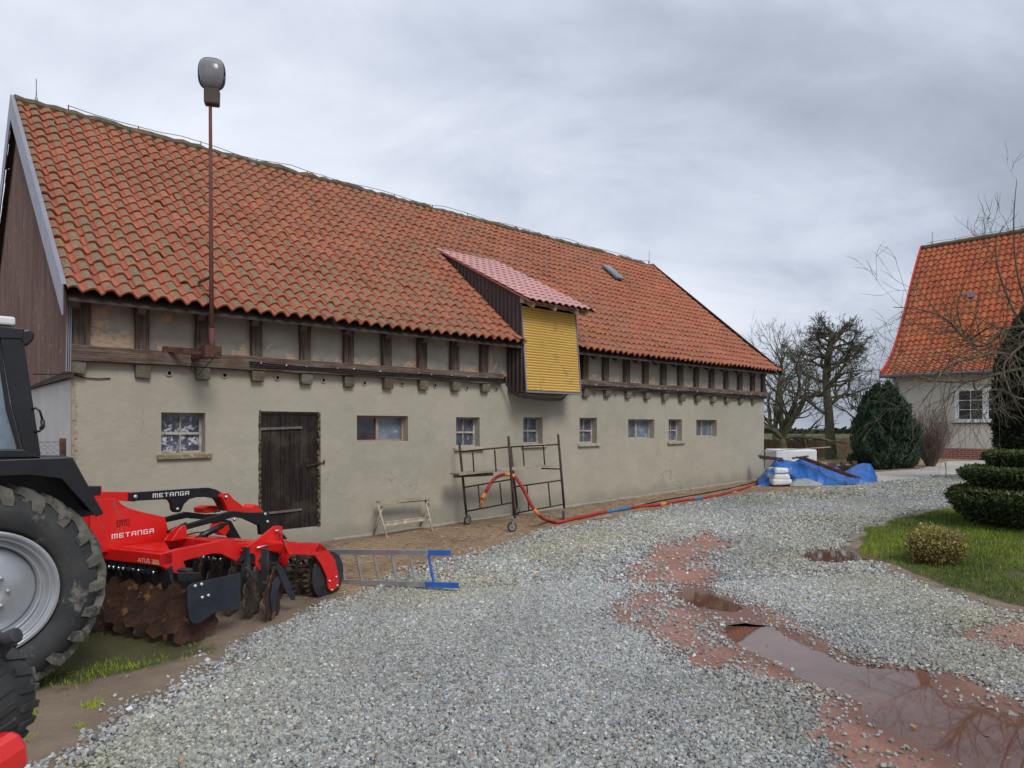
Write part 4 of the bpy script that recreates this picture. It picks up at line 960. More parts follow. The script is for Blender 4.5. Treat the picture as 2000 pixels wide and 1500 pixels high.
# upper link: red drawbar, then black cranked arm with its lug
def plate(l,x,th,mat,nm,bev=.004,parent=har):
    p,o=outline(l,x,th);q=MB();q.prism(p,o);return q.build(nm,mat,parent,bevel=bev)
plate([(60,165),(130,150),(385,152),(412,170),(412,205),(385,222),(130,205),(60,215)],-1.38,.09,RED,'top_link_bar')
plate([(345,158),(780,128),(920,120),(975,135),(1035,170),(1060,240),(1040,290),(1005,280),(1000,235),(960,198),(900,188),(830,190),(780,202),(740,240),(718,292),(700,300),(676,298),(660,282),(655,240),(640,212),(610,204),(345,218)],-1.36,.05,BLACKM,'crank_arm')
A=HP(*Z3([(512,194)])[0],'x',-1.357);B=HP(*Z3([(775,172)])[0],'x',-1.357);Hh=HP(*Z3([(512,164)])[0],'x',-1.357).z-A.z;decal('METANGA',A,B,Hh,0,DECAL,'lettering',har)
plate([(1010,185),(1030,160),(1060,160),(1100,205),(1150,240),(1175,262),(1240,262),(1250,240),(1275,250),(1322,300),(1285,326),(1180,296),(1060,290),(1040,240)],-1.30,.16,RED,'rear_link_bracket')
plate([(880,268),(930,250),(1000,252),(1005,295),(900,306),(885,300)],-1.5,.16,RED,'link_box')
# parallel lifting arms
arm=[(600,338),(760,295),(800,300),(900,312),(1000,310),(1000,352),(900,350),(800,345),(770,338),(600,374)]
plate(arm,-1.75,.05,BLACKM,'lift_arm')
plate([(735,398),(1090,288),(1180,300),(1310,300),(1330,292),(1352,300),(1400,385),(1490,492),(1440,498),(1385,470),(1295,460),(1288,395),(1180,345),(1110,332),(1060,345),(770,422),(740,430),(722,412)],-.92,.05,BLACKM,'lift_arm')
plate([(900,330),(1000,340),(1080,360),(1170,516),(1110,516),(1010,420),(960,380),(905,372)],-1.35,.05,BLACKM,'lift_arm')
plate([(985,390),(1060,370),(1070,420),(1040,468),(1000,450),(982,425)],-1.25,.12,RED,'pivot_boss')
# turnbuckle strut
a=HP(*Z3([(825,490)])[0],'x',-.86);b=HP(*Z3([(1060,372)])[0],'x',-.86);q=MB();q.tube([a,a.lerp(b,.15),a.lerp(b,.16),a.lerp(b,.8),a.lerp(b,.81),b],[.018,.018,.03,.03,.018,.018],12);q.build('adjuster_strut',BLACKM,har)
a=HP(*Z3([(620,440)])[0],'x',-1.0);b=HP(*Z3([(750,380)])[0],'x',-1.3);q=MB();q.tube([a,b],.016,8)
q.tube([HP(*Z3([k])[0],'x',-1.05) for k in ((760,462),(820,445),(880,440),(910,462),(905,490))],.007,6);q.tube([HP(*Z3([k])[0],'x',-1.4) for k in ((960,300),(1000,270),(1010,235))],.009,6);q.build('hydraulic_hose',BLACKM,har)
# clevis fins
for k,(x,dx) in enumerate(((-.90,0),(-1.0,0))):
    plate([(600,505),(640,440),(700,398),(715,392),(760,490),(755,512)] if k else [(650,505),(700,430),(735,392),(757,400),(762,490)],x,.02,RED,'clevis_plate')
# bolts
def bolts(l,x,r=.017):
    for a_ in l:
        c=HP(*Z3([a_])[0],'x',x);q=MB();q.lathe([(r,0),(r,.010),(r*.6,.016),(0.001,.017)],c,(1,0,0),10);q.build('bolt',STEEL,har)
bolts([(385,187)],-1.357,.022);bolts([(1043,188)],-1.295,.02);bolts([(690,275)],-1.358,.018);bolts([(737,408),(1103,350),(1342,367),(1325,312)],-.917,.02)
# perforated adjusting plate and its pins
plate([(1150,575),(1260,505),(1390,400),(1420,394),(1452,400),(1452,585),(1400,640),(1310,650),(1290,722),(1262,700),(1250,640),(1170,600)],XR+.03,.02,RED,'adjusting_plate')
plate([(1425,640),(1470,585),(1505,625),(1478,692),(1430,660)],XR+.05,.03,RED,'adjusting_bracket')
q=MB()
for kk in range(5):
    c=HP(*Z3([(1432,470+kk*22)])[0],'x',XR+.0335);q.lathe([(.008,0),(.0005,.0005)],c,(1,0,0),8)
q.build('hole_row',BLACKM,har)
q=MB();q.tube([HP(*Z3([k])[0],'x',XR+.06) for k in ((1400,432),(1425,428),(1436,442),(1436,460))],.009,6);q.tube([HP(*Z3([k])[0],'x',XR+.06) for k in ((1445,572),(1470,575),(1478,592))],.009,6)
q.tube([HP(*Z3([k])[0],'x',XR+.06) for k in ((1265,556),(1310,545),(1358,535))],.010,6);q.build('locking_pin',STEEL,har)
# roller arm
RXA=-.10
plate([(1450,492),(1480,500),(1535,525),(1685,570),(1725,520),(1780,570),(1832,640),(1858,760),(1860,835),(1805,872),(1785,850),(1775,770),(1735,680),(1690,612),(1540,602),(1500,610)],RXA,.02,RED,'roller_arm')
a=HP(*Z3([(1540,560)])[0],'x',RXA);b=HP(*Z3([(1705,560)])[0],'x',RXA);q=MB();q.box(XR,RXA-.02,a.y-.05,a.y+.08,a.z-.04,a.z+.05)
t1=[HP(*Z3([k])[0],'x',RXA) for k in ((1535,525),(1725,520),(1780,570),(1735,600))];q.prism(t1,(-.10,0,0));q.build('roller_arm_box',RED,har,bevel=.004)
bolts([(1838,765),(1790,795),(1808,860),(1846,828)],RXA+.001,.013)
# cage roller
cc=HP(*Z3([(1790,800)])[0],'x',-.13);RR=.27;cy,cz=cc.y,max(.235,cc.z-.03);RR=cz-.0
def ringpts(r,n,x,ph=0): return [(x,cy+r*math.cos(2*math.pi*i/n+ph),cz+r*math.sin(2*math.pi*i/n+ph)) for i in range(n)]
for s,x in enumerate((-.14,-2.9)):
    q=MB();q.lathe([(RR+.02,0),(RR+.02,-.015),(.05,-.02),(.05,0)],(x,cy,cz),(1,0,0),40,close=True);q.build('roller_end_disc',DUSTB,har,bevel=.003)
NRG=15
for k in range(NRG):
    x=-.24-k*.19;n=26;q=MB();po=[];pi=[]
    for i in range(2*n):
        r=(RR+.02) if i%2 else RR-.02;t=math.pi*i/n+.35*k;po.append((x+.010,cy+r*math.cos(t),cz+r*math.sin(t)));pi.append((x+.010,cy+(RR-.055)*math.cos(t),cz+(RR-.055)*math.sin(t)))
    m2=2*n;vs=po+pi+[(a[0]-.05,a[1],a[2]) for a in po]+[(a[0]-.05,a[1],a[2]) for a in pi];fs=[]
    for i in range(m2):
        j=(i+1)%m2;fs+=[(i,j,m2+j,m2+i),(2*m2+i,3*m2+i,3*m2+j,2*m2+j),(i,2*m2+i,2*m2+j,j),(m2+i,m2+j,3*m2+j,3*m2+i)]
    q.add(vs,fs);q.build('roller_ring',DISCM2,har)
q=MB();q.tube([(-.15,cy,cz),(-2.9,cy,cz)],.045,12)
for i in range(8): 
    t=2*math.pi*i/8+.2;q.tube([(-.15,cy+(RR-.06)*math.cos(t),cz+(RR-.06)*math.sin(t)),(-2.9,cy+(RR-.06)*math.cos(t),cz+(RR-.06)*math.sin(t))],.014,8)
q.build('roller_shaft',DISCM2,har)
# notched discs in two rows
def disc(x,y,r,tilt,mat,name='disc',zc=None):
    q=MB();n=8;m=64;ct,st_=math.cos(tilt),math.sin(tilt);ph=R.uniform(0,6)
    def rad(t):
        s=math.cos(n*t+ph);return r*(1-.20*max(0,s-.1)/.9)
    vs=[];rings=(.0,.35,.7,1.0)
    for side_ in (0,1):
        for f in rings:
            for i in range(m):
                t=2*math.pi*i/m;rr=max(rad(t)*f,.004);ax_=.075*r*4*(f*f)*.26+(.009 if side_ else 0)
                a_=rr*math.cos(t);b_=rr*math.sin(t);px_=ax_;vs.append((px_*ct-a_*st_,px_*st_+a_*ct,b_))
    fs=[];L=len(rings)
    for sd_ in (0,1):
        o=sd_*L*m
        for j in range(L-1):
            for i in range(m): i2=(i+1)%m;fs.append((o+j*m+i,o+j*m+i2,o+(j+1)*m+i2,o+(j+1)*m+i))
    for i in range(m): i2=(i+1)%m;fs.append(((L-1)*m+i,(L-1)*m+i2,L*m+(L-1)*m+i2,L*m+(L-1)*m+i))
    z=zc if zc else r-.01;q.add([(x+a,y+b,z+c) for a,b,c in vs],fs,False);d=q.build(name,mat,har,fix=False);return d,z
SD=M('satin_black_guard',(.020,.024,.034),(.035,.04,.05),4,.5,.15,40,c3=(.13,.10,.075),c3t=.66,c3s=6)
for k in range(12):
    x=-.15-.25*k;d,zc=disc(x,.0,.245,math.radians(-16),DISCM)
    q=MB();q.tube([(x-.03,.02,zc),(x-.10,.05,zc)],.05,10);q.build('disc_hub',DISCM2,d)
    q=MB();q.bar((x-.10,.05,zc-.02),(x-.12,.10,zc+.18),.05,.12,(1,0,0));q.bar((x-.12,.10,zc+.16),(x-.12,.03,zb_-.02),.05,.14,(1,0,0));q.build('disc_arm',DUSTB,d,bevel=.004)
y2=HP(535,1160,'x',0).y
for k in range(12):
    x=-.04-.25*k;d,zc=disc(x,y2,.25,math.radians(24),DISCM if k==0 else DISCM2)
    q=MB();q.tube([(x-.03,y2,zc),(x-.1,y2+.03,zc)],.05,10);q.build('disc_hub',DISCM2,d)
    q=MB();q.bar((x-.1,y2+.03,zc-.02),(x-.12,y2+.05,my.z-.04),.035,.08,(1,0,0));q.build('disc_arm',DUSTB,d,bevel=.004)
# rubber clamp blocks + bolts under the beams
for yy,zz in ((fy+.06,zb_-.035),(my.y,my.z-.09),(ry.y-.28,ry.z-.06)):
    q=MB();qb=MB();x=XR-.08
    while x>-2.7:
        q.box(x-.1,x,yy-.05,yy+.05,zz-.03,zz+.035)
        for dx in (-.08,-.02): qb.tube([(x+dx,yy-.055,zz-.045),(x+dx,yy-.055,zz-.015)],.010,6)
        x-=.13
    q.build('clamp_row',BLACKM,har,bevel=.005);qb.build('clamp_bolt_row',STEEL,har)
plate([(300,690),(410,720),(560,700),(640,780),(600,760),(560,735),(440,735),(330,720)],XR-.1,.01,BLACKM,'cable_guard')
# side deflector plate
plate([(775,830),(800,812),(1150,738),(1150,1005),(1060,1000),(980,1020),(905,1062),(860,1098),(815,1108),(785,1085),(765,980),(762,850)],.02,.010,SD,'side_deflector')
plate([(690,738),(860,735),(880,800),(800,812),(700,800)],-.04,.06,BLACKM,'deflector_bracket')
bolts([(817,832),(863,820),(868,914),(912,900)],.021,.016)
# scraper / border plates in front of the roller
plate([(1410,650),(1460,700),(1545,905),(1545,935),(1520,935),(1480,880),(1415,720)],.0,.010,SD,'border_plate')
plate([(1180,700),(1210,690),(1330,860),(1325,890)],-.1,.012,DUSTB,'scraper')
plate([(1200,590),(1245,595),(1258,620),(1255,655),(1150,655)],XR+.06,.10,BLACKM,'clamp_cover')
plate([(1340,590),(1430,590),(1420,655),(1300,655),(1325,610)],XR+.08,.10,BLACKM,'clamp_cover')
plate([(1420,760),(1440,800),(1420,860),(1400,1010),(1375,1040),(1365,900),(1385,800)],.03,.008,SD,'border_plate')
LUG=M('dusty_tread_rubber',(.085,.08,.068),(.15,.14,.115),5,.9,.4,50,c3=(.045,.045,.045),c3t=.55,c3s=7)
# ================================================================ tractor behind whose wheel we look
TO=Vector((-3.548,4.65,0));TO.z=gzf(-3.3,4.8)-.01
tra=thing('tractor',TO,PHI,'black cabbed tractor with big silver wheel parked at the left edge','tractor')
wr=.735;wc=Vector((0,0,wr+.0));
wheel=None
def tyre(parent,c,r,wd,rimr,nm='wheel',sc=1):
    q=MB();h=wd/2
    q.lathe([(rimr,-h*.72),(rimr+.03,-h*.92),(rimr+(r-rimr)*.45,-h*1.04),(r-.13*sc,-h*.94),(r-.075*sc,-h*.80),(r-.06*sc,-h*.3),(r-.06*sc,h*.3),(r-.075*sc,h*.80),(r-.13*sc,h*.94),(rimr+(r-rimr)*.45,h*1.04),(rimr+.03,h*.92),(rimr,h*.72)],c,(0,1,0),72)
    n=22;lg=MB()
    for i in range(n):
        for s in (-1,1):
            t0=2*math.pi*(i+(.5 if s>0 else 0))/n;pts=[]
            vs=[]
            for j,(yy,tt,ro) in enumerate(((s*h*.05,.20,r+.0*sc),(s*h*.5,.08,r-.003*sc),(s*h*.90,-.03,r-.028*sc),(s*h*1.0,-.07,r-.085*sc))):
                for dt,dr in ((-.040,-.055*sc),(-.032,0),(.032,0),(.040,-.055*sc)):
                    t=t0+tt+dt*(1.25 if j>1 else 1);rr=ro+dr;vs.append((c[0]+rr*math.cos(t),c[1]+yy,c[2]+rr*math.sin(t)))
            fs=[(0,1,2,3),(15,14,13,12)]
            for j in range(3):
                for k in range(4): fs.append((4*j+k,4*j+(k+1)%4,4*j+4+(k+1)%4,4*j+4+k))
            lg.add(vs,fs)
    w_=q.build(nm,TYRE,parent);lg.build('tread_lugs',LUG,w_);q=MB();f=-h
    # rim: flange, stepped well, dished centre
    k=rimr/.435
    q.lathe([(rimr-.0,f*.95),(rimr-.02*k,f*.99),(rimr-.03*k,f*.94),(rimr-.042*k,f*.76),(rimr-.052*k,f*.84),(rimr-.062*k,f*.76),(rimr-.072*k,f*.48),(rimr-.092*k,f*.46),(rimr-.100*k,f*.56),(rimr-.110*k,f*.46),(rimr-.125*k,f*.05),(rimr-.14*k,0)],c,(0,1,0),64)
    q.lathe([(rimr-.0,-f*.95),(rimr-.02*k,-f*.99),(rimr-.045*k,-f*.8),(rimr-.1*k,-f*.5),(rimr-.14*k,0)],c,(0,1,0),64)
    q.lathe([(rimr-.128*k,f*.22),(rimr-.15*k,f*.30),(rimr-.20*k,f*.40),(.155*k,f*.62),(.115*k,f*.66),(.085*k,f*.60),(.06*k,f*.3)],c,(0,1,0),64)
    rim_=q.build('rim',RIM,w_,fix=False);q=MB();q.lathe([(.082*k,f*.3),(.001,f*.3)],c,(0,1,0),20);q.build('hub',DUSTB,w_,fix=False)
    q=MB()
    for i in range(8): t=2*math.pi*i/8;cc_=Vector((c[0]+.135*k*math.cos(t),c[1]+f*.66,c[2]+.135*k*math.sin(t)));q.lathe([(.014,0),(.014,-.02),(.001,-.021)],cc_,(0,1,0),6)
    q.build('wheel_nuts',RIM,rim_)
    return w_
def LT(px,py,y):   # local tractor point on the plane y (depth offset)
    d=at(px,py,1)-Vector((0,0,EYE));dl=Vector((d.x*UX+d.y*UY,-d.x*UY+d.y*UX,d.z))
    o=Vector((0,0,EYE))-TO;ol=Vector((o.x*UX+o.y*UY,-o.x*UY+o.y*UX,o.z))
    return ol+dl*((y-ol.y)/dl.y)
rc=LT(-30,1163,.0);r_t=rc.z
ty=tyre(tra,(rc.x,.20,rc.z+.0),r_t+.0,.42,.43)
tyre(tra,(rc.x,1.75,rc.z),r_t,.42,.43);tyre(tra,(rc.x-2.15,.35,.50),.50,.28,.28,sc=.7);tyre(tra,(rc.x-2.15,1.65,.50),.50,.28,.28,sc=.7)
# fenders: black folded plates
def tpl(l,y,dy,mat,nm,bev=.006,par=None):
    q=MB();q.prism([LT(a,b,y) for a,b in l],(0,dy,0));return q.build(nm,mat,par or tra,bevel=bev)
tpl([(-180,905),(0,898),(135,893),(142,897),(203,1003),(188,1010),(165,985),(120,935),(60,928),(0,930),(-180,935)],.0,.012,BLACKM,'fender')
tpl([(-180,912),(0,905),(130,903),(185,1005),(203,1003),(142,893),(0,893),(-180,900)],.012,.46,BLACKM,'fender')
tpl([(-260,903),(136,898),(186,1006),(160,1010),(120,1010),(60,1120),(-260,1120)],.43,.02,BLACKM,'inner_fender')
tpl([(170,949),(197,949),(197,968),(176,968)],.06,.03,BLACKM,'rear_light')
tpl([(197,949),(199,949),(199,968),(197,968)],.058,.034,RED,'red_reflector',0)
# cab: sloping rear pillar, glass, lower frame, pale roof
tpl([(-2,648),(45,655),(80,890),(48,893),(22,790)],.0,.06,BLACKM,'cab_pillar')
tpl([(-2,640),(-2,648),(20,790),(46,893),(40,896),(12,800),(-12,640)],-.006,.04,BLACKM,'door_frame')
tpl([(-300,878),(46,878),(80,893),(-300,897)],-.01,.08,BLACKM,'cab_sill')
tpl([(-300,650),(-6,650),(8,735),(34,877),(-300,877)],.02,.004,GLASSW,'cab_window',0)
tpl([(-300,636),(-2,636),(48,642),(45,662),(-300,652)],-.01,.09,BLACKM,'cab_rail')
q=MB();a=LT(30,620,0);b=LT(-420,640,0);q.box(b.x,a.x,-.02,1.5,LT(0,634,0).z,LT(0,617,0).z);q.build('cab_roof',WHITEG,tra,bevel=.015)
for nm,xs__,yy in (('cab_back',(45,),0),):
    q=MB();A_=LT(45,655,0);B_=LT(80,890,0);C_=LT(40,655,0)
    q.add([A_+Vector((-.02,.08,0)),A_+Vector((-.02,1.35,0)),B_+Vector((-.02,1.35,0)),B_+Vector((-.02,.08,0))],[(0,1,2,3)]);q.build('rear_window',GLASSW,tra,fix=False)
    q=MB();q.bar(A_+Vector((-.03,1.4,0)),B_+Vector((-.03,1.4,0)),.09,.08,(0,1,0));q.build('cab_pillar',BLACKM,tra)
# work lamp, grab handle
c=LT(50,656,-.02);q=MB();q.prism([LT(34,645,0),LT(58,643,0),LT(68,650,0),LT(67,662,0),LT(54,676,0),LT(38,672,0)],(0,.10,0));q.build('work_lamp',BLACKM,tra,bevel=.012)
q=MB();q.tube([LT(62,799,0),LT(70,797,-.02),LT(78,803,-.02),LT(83,820,-.02)],.008,8);q.tube([LT(83,820,-.02),LT(84,832,-.02),LT(80,838,-.02)],.014,8);q.tube([LT(80,838,-.02),LT(78,842,-.02),LT(67,844,0)],.008,8);q.build('mirror_handle',BLACKM,tra)
# body and bonnet out of frame to the left
q=MB();q.box(rc.x-2.9,rc.x+.25,.62,1.38,.55,1.15);q.build('chassis',DUSTB,tra,bevel=.02)
q=MB();q.box(rc.x-3.0,rc.x-1.1,.66,1.34,1.15,1.62);q.build('bonnet',RED,tra,bevel=.05)
q=MB();q.box(rc.x+.2,rc.x+.45,.75,1.25,.45,.75);q.build('hitch',DUSTB,tra,bevel=.02)
# ================================================================ second red machine: front wheel corner at the lower left
y0=2.05;S0=Vector((-1.62,y0,0));S0.z=gzf(-1.62,y0)
def LS(px,py,y=0): return at(px,py,y0+y)-S0
sec=thing('red_implement',S0,0,'red machine with worn black tyre cutting into the bottom left corner','machine')
c=LS(-178,1415);q=MB();rr=LS(-22,1400).x-c.x;hh=.13
q.lathe([(rr*.55,-hh*.8),(rr*.72,-hh*1.1),(rr*.88,-hh*.95),(rr*.96,-hh*.65),(rr,-hh*.2),(rr,hh*.2),(rr*.96,hh*.65),(rr*.88,hh*.95),(rr*.55,hh*.8)],(c.x,.12,c.z),(0,1,0),64)
for i in range(26):
    t=2*math.pi*i/26
    for s in (-1,1):
        t2=t+(.12 if s>0 else 0);q.bar((c.x+rr*.93*math.cos(t2),.12+s*hh*.85,c.z+rr*.93*math.sin(t2)),(c.x+rr*1.0*math.cos(t2+.09),.12+s*hh*.1,c.z+rr*1.0*math.sin(t2+.09)),.022,.02,(math.cos(t2),0,math.sin(t2)))
q.build('tyre',TYRE,sec)
q=MB();q.lathe([(rr*.56,-hh*.9),(rr*.5,-hh*.6),(rr*.3,-hh*.3),(.02,-hh*.3)],(c.x,.12,c.z),(0,1,0),48);q.build('rim',RED,sec)
q=MB();q.prism([LS(-120,1480,-.1),LS(-60,1468,-.1),(LS(-40,1464,-.1)),LS(-24,1474,-.1),LS(-10,1498,-.1),LS(-4,1540,-.1),LS(-60,1560,-.1)],(0,.14,0));q.build('mudguard',RED,sec,bevel=.02)
q=MB();q.tube([LS(-30,1262,.0),LS(-2,1250,.0),LS(18,1244,.0)],.016,10);q.lathe([(.022,0),(.024,.03),(.020,.034),(.001,.034)],LS(14,1247,0),(1,0,.35),12);q.prism([LS(-20,1245,.03),LS(6,1240,.03),LS(12,1262,.03),LS(0,1285,.03),LS(-20,1290,.03)],(0,.03,0));q.build('lever',DUSTB,sec,bevel=.004)
q=MB();q.tube([LS(-40,1300,.1),LS(-5,1275,.1),LS(10,1262,.05)],.02,8);q.build('bracket',BLACKM,sec)
# ================================================================ loose things along the barn
def G(px,py,dz=0): return pg(px,py,dz)
# ladder on its edge
LA=Vector(((898-1000)/F*7.42,7.42,0));LB=Vector(((560-1000)/F*8.35,8.35,0))
LA.z=(HZ-1148)/F*7.42+EYE;LB.z=(HZ-1137)/F*8.35+EYE
lad=thing('ladder',LA,0,'aluminium ladder with blue ends lying on edge behind the harrow roller','ladder')
d=(LB-LA);ln=d.length;dn=d/ln;upv=Vector((-.20,.03,1)).normalized();H_=.375
def railp(a,b,k,nm,mat,off=Vector()):
    q=MB();A=dn*a+upv*k+off;B=dn*b+upv*k+off;n=dn.cross(upv)
    q.bar(A,B,.030,.006,upv) ;q.bar(A+upv*.050,B+upv*.050,.030,.006,upv);q.bar(A+upv*.025-n*.012,B+upv*.025-n*.012,.004,.046,upv);q.build(nm,mat,lad)
railp(.0,.42,0,'rail_end',BLUEP);railp(.42,ln,0,'rail',ALU)
railp(.02,.30,H_-.02,'rail_end',BLUEP);railp(.30,ln,H_-.02,'rail',ALU)
for i in range(9):
    a=.31+.237*i
    if a>ln-.05: break
    q=MB();q.bar(dn*a+upv*.03,dn*a+upv*(H_-.02),.028,.022,dn);q.build('rung',BLUEP if i==0 else ALU,lad,bevel=.003)
# folding trestle
f1=G(756,1050);f2=G(845,1037);b1=G(729,1045);b2=G(819,1031)
tr=thing('trestle',f1,0,'cream painted folding metal trestle standing by the barn wall','trestle')
L=lambda p:Vector(p)-f1
def atY(px,py,Y): return at(px,py,Y)
Y1,Y2=(f1.y+b1.y)/2,(f2.y+b2.y)/2
t1=at(740,982,Y1);t2=at(836,974,Y2);j1=at(742,1000,Y1)
def legp(a,b,nm): q=MB();q.tube([L(a),L(b)],.016,8);q.tube([L(a)+Vector((0,0,.0)),L(a)+Vector((0,0,.02))],.019,8);q.build(nm,BOARDW,tr)
legp(f1,at(738,985,Y1),'leg');legp(b1,at(747,990,Y1+.05),'leg');legp(f2,at(830,974,Y2),'leg');legp(b2,at(838,982,Y2+.05),'leg')
q=MB();q.bar(L(at(739,981,Y1)),L(at(837,973,Y2)),.12,.032,n=6,jit=.05);q.build('top_board',PALEW,tr)
q=MB();q.tube([L(at(743,992,Y1)),L(at(748,985,Y1)),L(at(756,984,Y1)),L(at(828,978,Y2)),L(at(838,976,Y2)),L(at(841,982,Y2)),L(at(838,990,Y2))],.009,6)
q.tube([L(at(748,1021,Y1)),L(at(839,1009,Y2))],.010,6);q.build('rail',BOARDW,tr)
q=MB();q.bar(L(at(749,1026,Y1)),L(at(839,1013,Y2)),.012,.045,(0,0,1),n=4,jit=.04);q.build('cross_plate',BOARDW,tr)
# scaffold on castors
W1=Vector(((913-1000)/F*11.75,11.75,0));W2=Vector((0.0,11.0,0));W3=Vector(((1101-1000)/F*12.1,12.1,0));W4=Vector(((1010-1000)/F*12.8,12.8,0))
for w_ in (W1,W2,W3,W4): w_.z=gzf(w_.x,w_.y)
sc_=thing('scaffold_frame',W2,0,'rusty tubular scaffold frames on castors leaning left beside the barn wall','scaffold')
L=lambda p:Vector(p)-W2
def pole(a,b,Y,nm='post',r=.021,Yb=None):
    q=MB();q.tube([L(at(a[0],a[1],Y)),L(at(b[0],b[1],Yb or Y))],r,8);return q.build(nm,SCAF,sc_)
SCAF=M('rusty_black_scaffold_tube',(.035,.024,.020),(.085,.055,.045),12,.85,.5,60,c3=(.30,.27,.24),c3t=.66,c3s=22)
pole((897,863),(911,1006),11.75);pole((993,852),(1005,1012),11.0);pole((1090,848),(1102,992),12.1);pole((997,872),(1010,992),12.8)
def bars(l,nm,r=.013):
    q=MB()
    for (a,Ya),(b,Yb) in l: q.tube([L(at(a[0],a[1],Ya)),L(at(b[0],b[1],Yb))],r,7)
    q.build(nm,SCAF,sc_)
yl=lambda px:11.75+(px-905)/(1000-905)*(-.75);yr=lambda px:12.8+(px-1005)/(1095-1005)*(-.7)
bars([(((899,882),11.75),((994,873),11.0))]+[(((x,y0_),yl(x)),((x+3,y1_),yl(x))) for x,y0_,y1_ in ((923,881,925),(966,878,921))],'frame_rail')
bars([(((906,952),11.75),((1000,936),11.0)),(((910,999),11.75),((1003,981),11.0))]+[(((x,y0_),yl(x)),((x+4,y1_),yl(x))) for x,y0_,y1_ in ((934,949,992),(976,943,984))],'frame_rail')
bars([(((998,873),12.8),((1091,868),12.1))]+[(((x,y0_),yr(x)),((x+3,y1_),yr(x))) for x,y0_,y1_ in ((1021,872,911),(1061,870,908))],'frame_rail')
bars([(((1004,951),12.8),((1096,938),12.1)),(((1009,1002),12.8),((1100,985),12.1)),(((1058,915),yr(1058)),((1093,916),12.1))]+[(((x,y0_),yr(x)),((x+4,y1_),yr(x))) for x,y0_,y1_ in ((1029,948,998),(1071,943,988))],'frame_rail')
CAST=M('grey_castor',(.22,.21,.21),(.32,.31,.3),9,.6,.3,40,metal=.4)
for w_,tp,hd in ((W1,(911,1004),-.8),(W2,(1003,1008),-1.25),(W3,(1102,990),-.2),(W4,(1010,990),-.6)):
    l=L(w_);r=.075;q=MB();ax=Vector((math.cos(hd),math.sin(hd),0));c=l+Vector((0,0,r))
    q.lathe([(r-.02,-.018),(r,-.014),(r,.014),(r-.02,.018)],c,ax,24);cw=q.build('castor',TYRE,sc_)
    q=MB();q.lathe([(r-.02,-.016),(r-.04,-.01),(.02,-.018),(.001,-.018)],c,ax,20);q.lathe([(r-.02,.016),(r-.04,.01),(.02,.018),(.001,.018)],c,ax,20)
    top=L(at(tp[0],tp[1],w_.y));sd_=Vector((-ax.y,ax.x,0))
    for s in (-1,1): q.bar(c+ax*.026*s,c+ax*.026*s+Vector((0,0,r+.02))+sd_*.015,.006,.035,sd_)
    q.bar(c+Vector((0,0,r+.02))-ax*.03,c+Vector((0,0,r+.02))+ax*.03,.05,.008);q.tube([c+Vector((0,0,r+.02)),top],.014,8);q.build('castor_fork',CAST,cw,fix=False)
pk=thing('plank',at(887,930,11.7),0,'pale plank and dark bearer laid across the scaffold frames','plank')
o=pk.location.copy();q=MB();q.bar(at(888,926,11.45)-o,at(1066,909,12.55)-o,.30,.028,n=6,jit=.03);q.build('board',PALEW,pk)
q=MB();q.bar(at(887,930,11.35)-o,at(962,926,11.75)-o,.05,.05,n=3,jit=.06);q.build('bearer',DOORW,pk)
# hose: rises over the scaffold, then runs along the wall foot
pts=[at(941,975,11.3),at(946,966,11.3),at(955,950,11.3),at(963,938,11.35),at(974,930,11.35),at(990,926.5,11.3),at(1005,931,11.25),at(1016,945,11.2),at(1027,965,11.2),at(1040,990,11.2),at(1055,1008,11.3)]
for px,py in ((1070,1017),(1090,1020),(1120,1013),(1150,1007),(1175,1001),(1200,997),(1240,990),(1290,985),(1335,977),(1370,973),(1410,965),(1445,956),(1475,946),(1500,940)):
    p=G(px,py,.03);pts.append(p)
def smooth(P,n=5):
    out=[]
    for i in range(len(P)-1):
        p0=P[max(i-1,0)];p1=P[i];p2=P[i+1];p3=P[min(i+2,len(P)-1)]
        for k in range(n):
            t=k/n;out.append(.5*((2*p1)+(-p0+p2)*t+(2*p0-5*p1+4*p2-p3)*t*t+(-p0+3*p1-3*p2+p3)*t**3))
    return out+[P[-1]]
sp_=smooth(pts);o=pts[11].copy();hs_=thing('hose',o,0,'red taped hose arching over the scaffold and trailing along the wall','hose')
q=MB();q.tube([p-o for p in sp_],.029,10);q.build('hose_body',HOSE,hs_)
def wrap(a,b,mat,r=.031): q=MB();q.tube([p-o for p in sp_[a:b]],r,10);q.build('tape',mat,hs_)
wrap(77,85,HOSEB);wrap(24,31,HOSEO);wrap(2,7,HOSEO,.031);wrap(46,50,HOSEO);wrap(98,101,HOSEB,.031);wrap(90,92,HOSEO,.031)
q=MB()
for k in range(6):
    p=pts[0]-o;q.tube([p,p+Vector((R.uniform(-.05,.03),R.uniform(-.03,.03),-R.uniform(.05,.13)))],.008,5)
q.tube([pts[2]-o,pts[1]-o+Vector((.02,0,.01)),pts[0]-o+Vector((.07,0,-.02))],.012,6);q.build('loose_strands',HOSEO,hs_)
P_=smooth([G(1230,992,.015),G(1290,978,.015),G(1360,966,.015),G(1420,955,.015),G(1470,943,.015),G(1500,937,.015)]);q=MB();q.tube(P_,.014,6);tag(q.build('ground_cable',BLK),'dark cable lying along the foot of the barn wall behind the hose','cable')
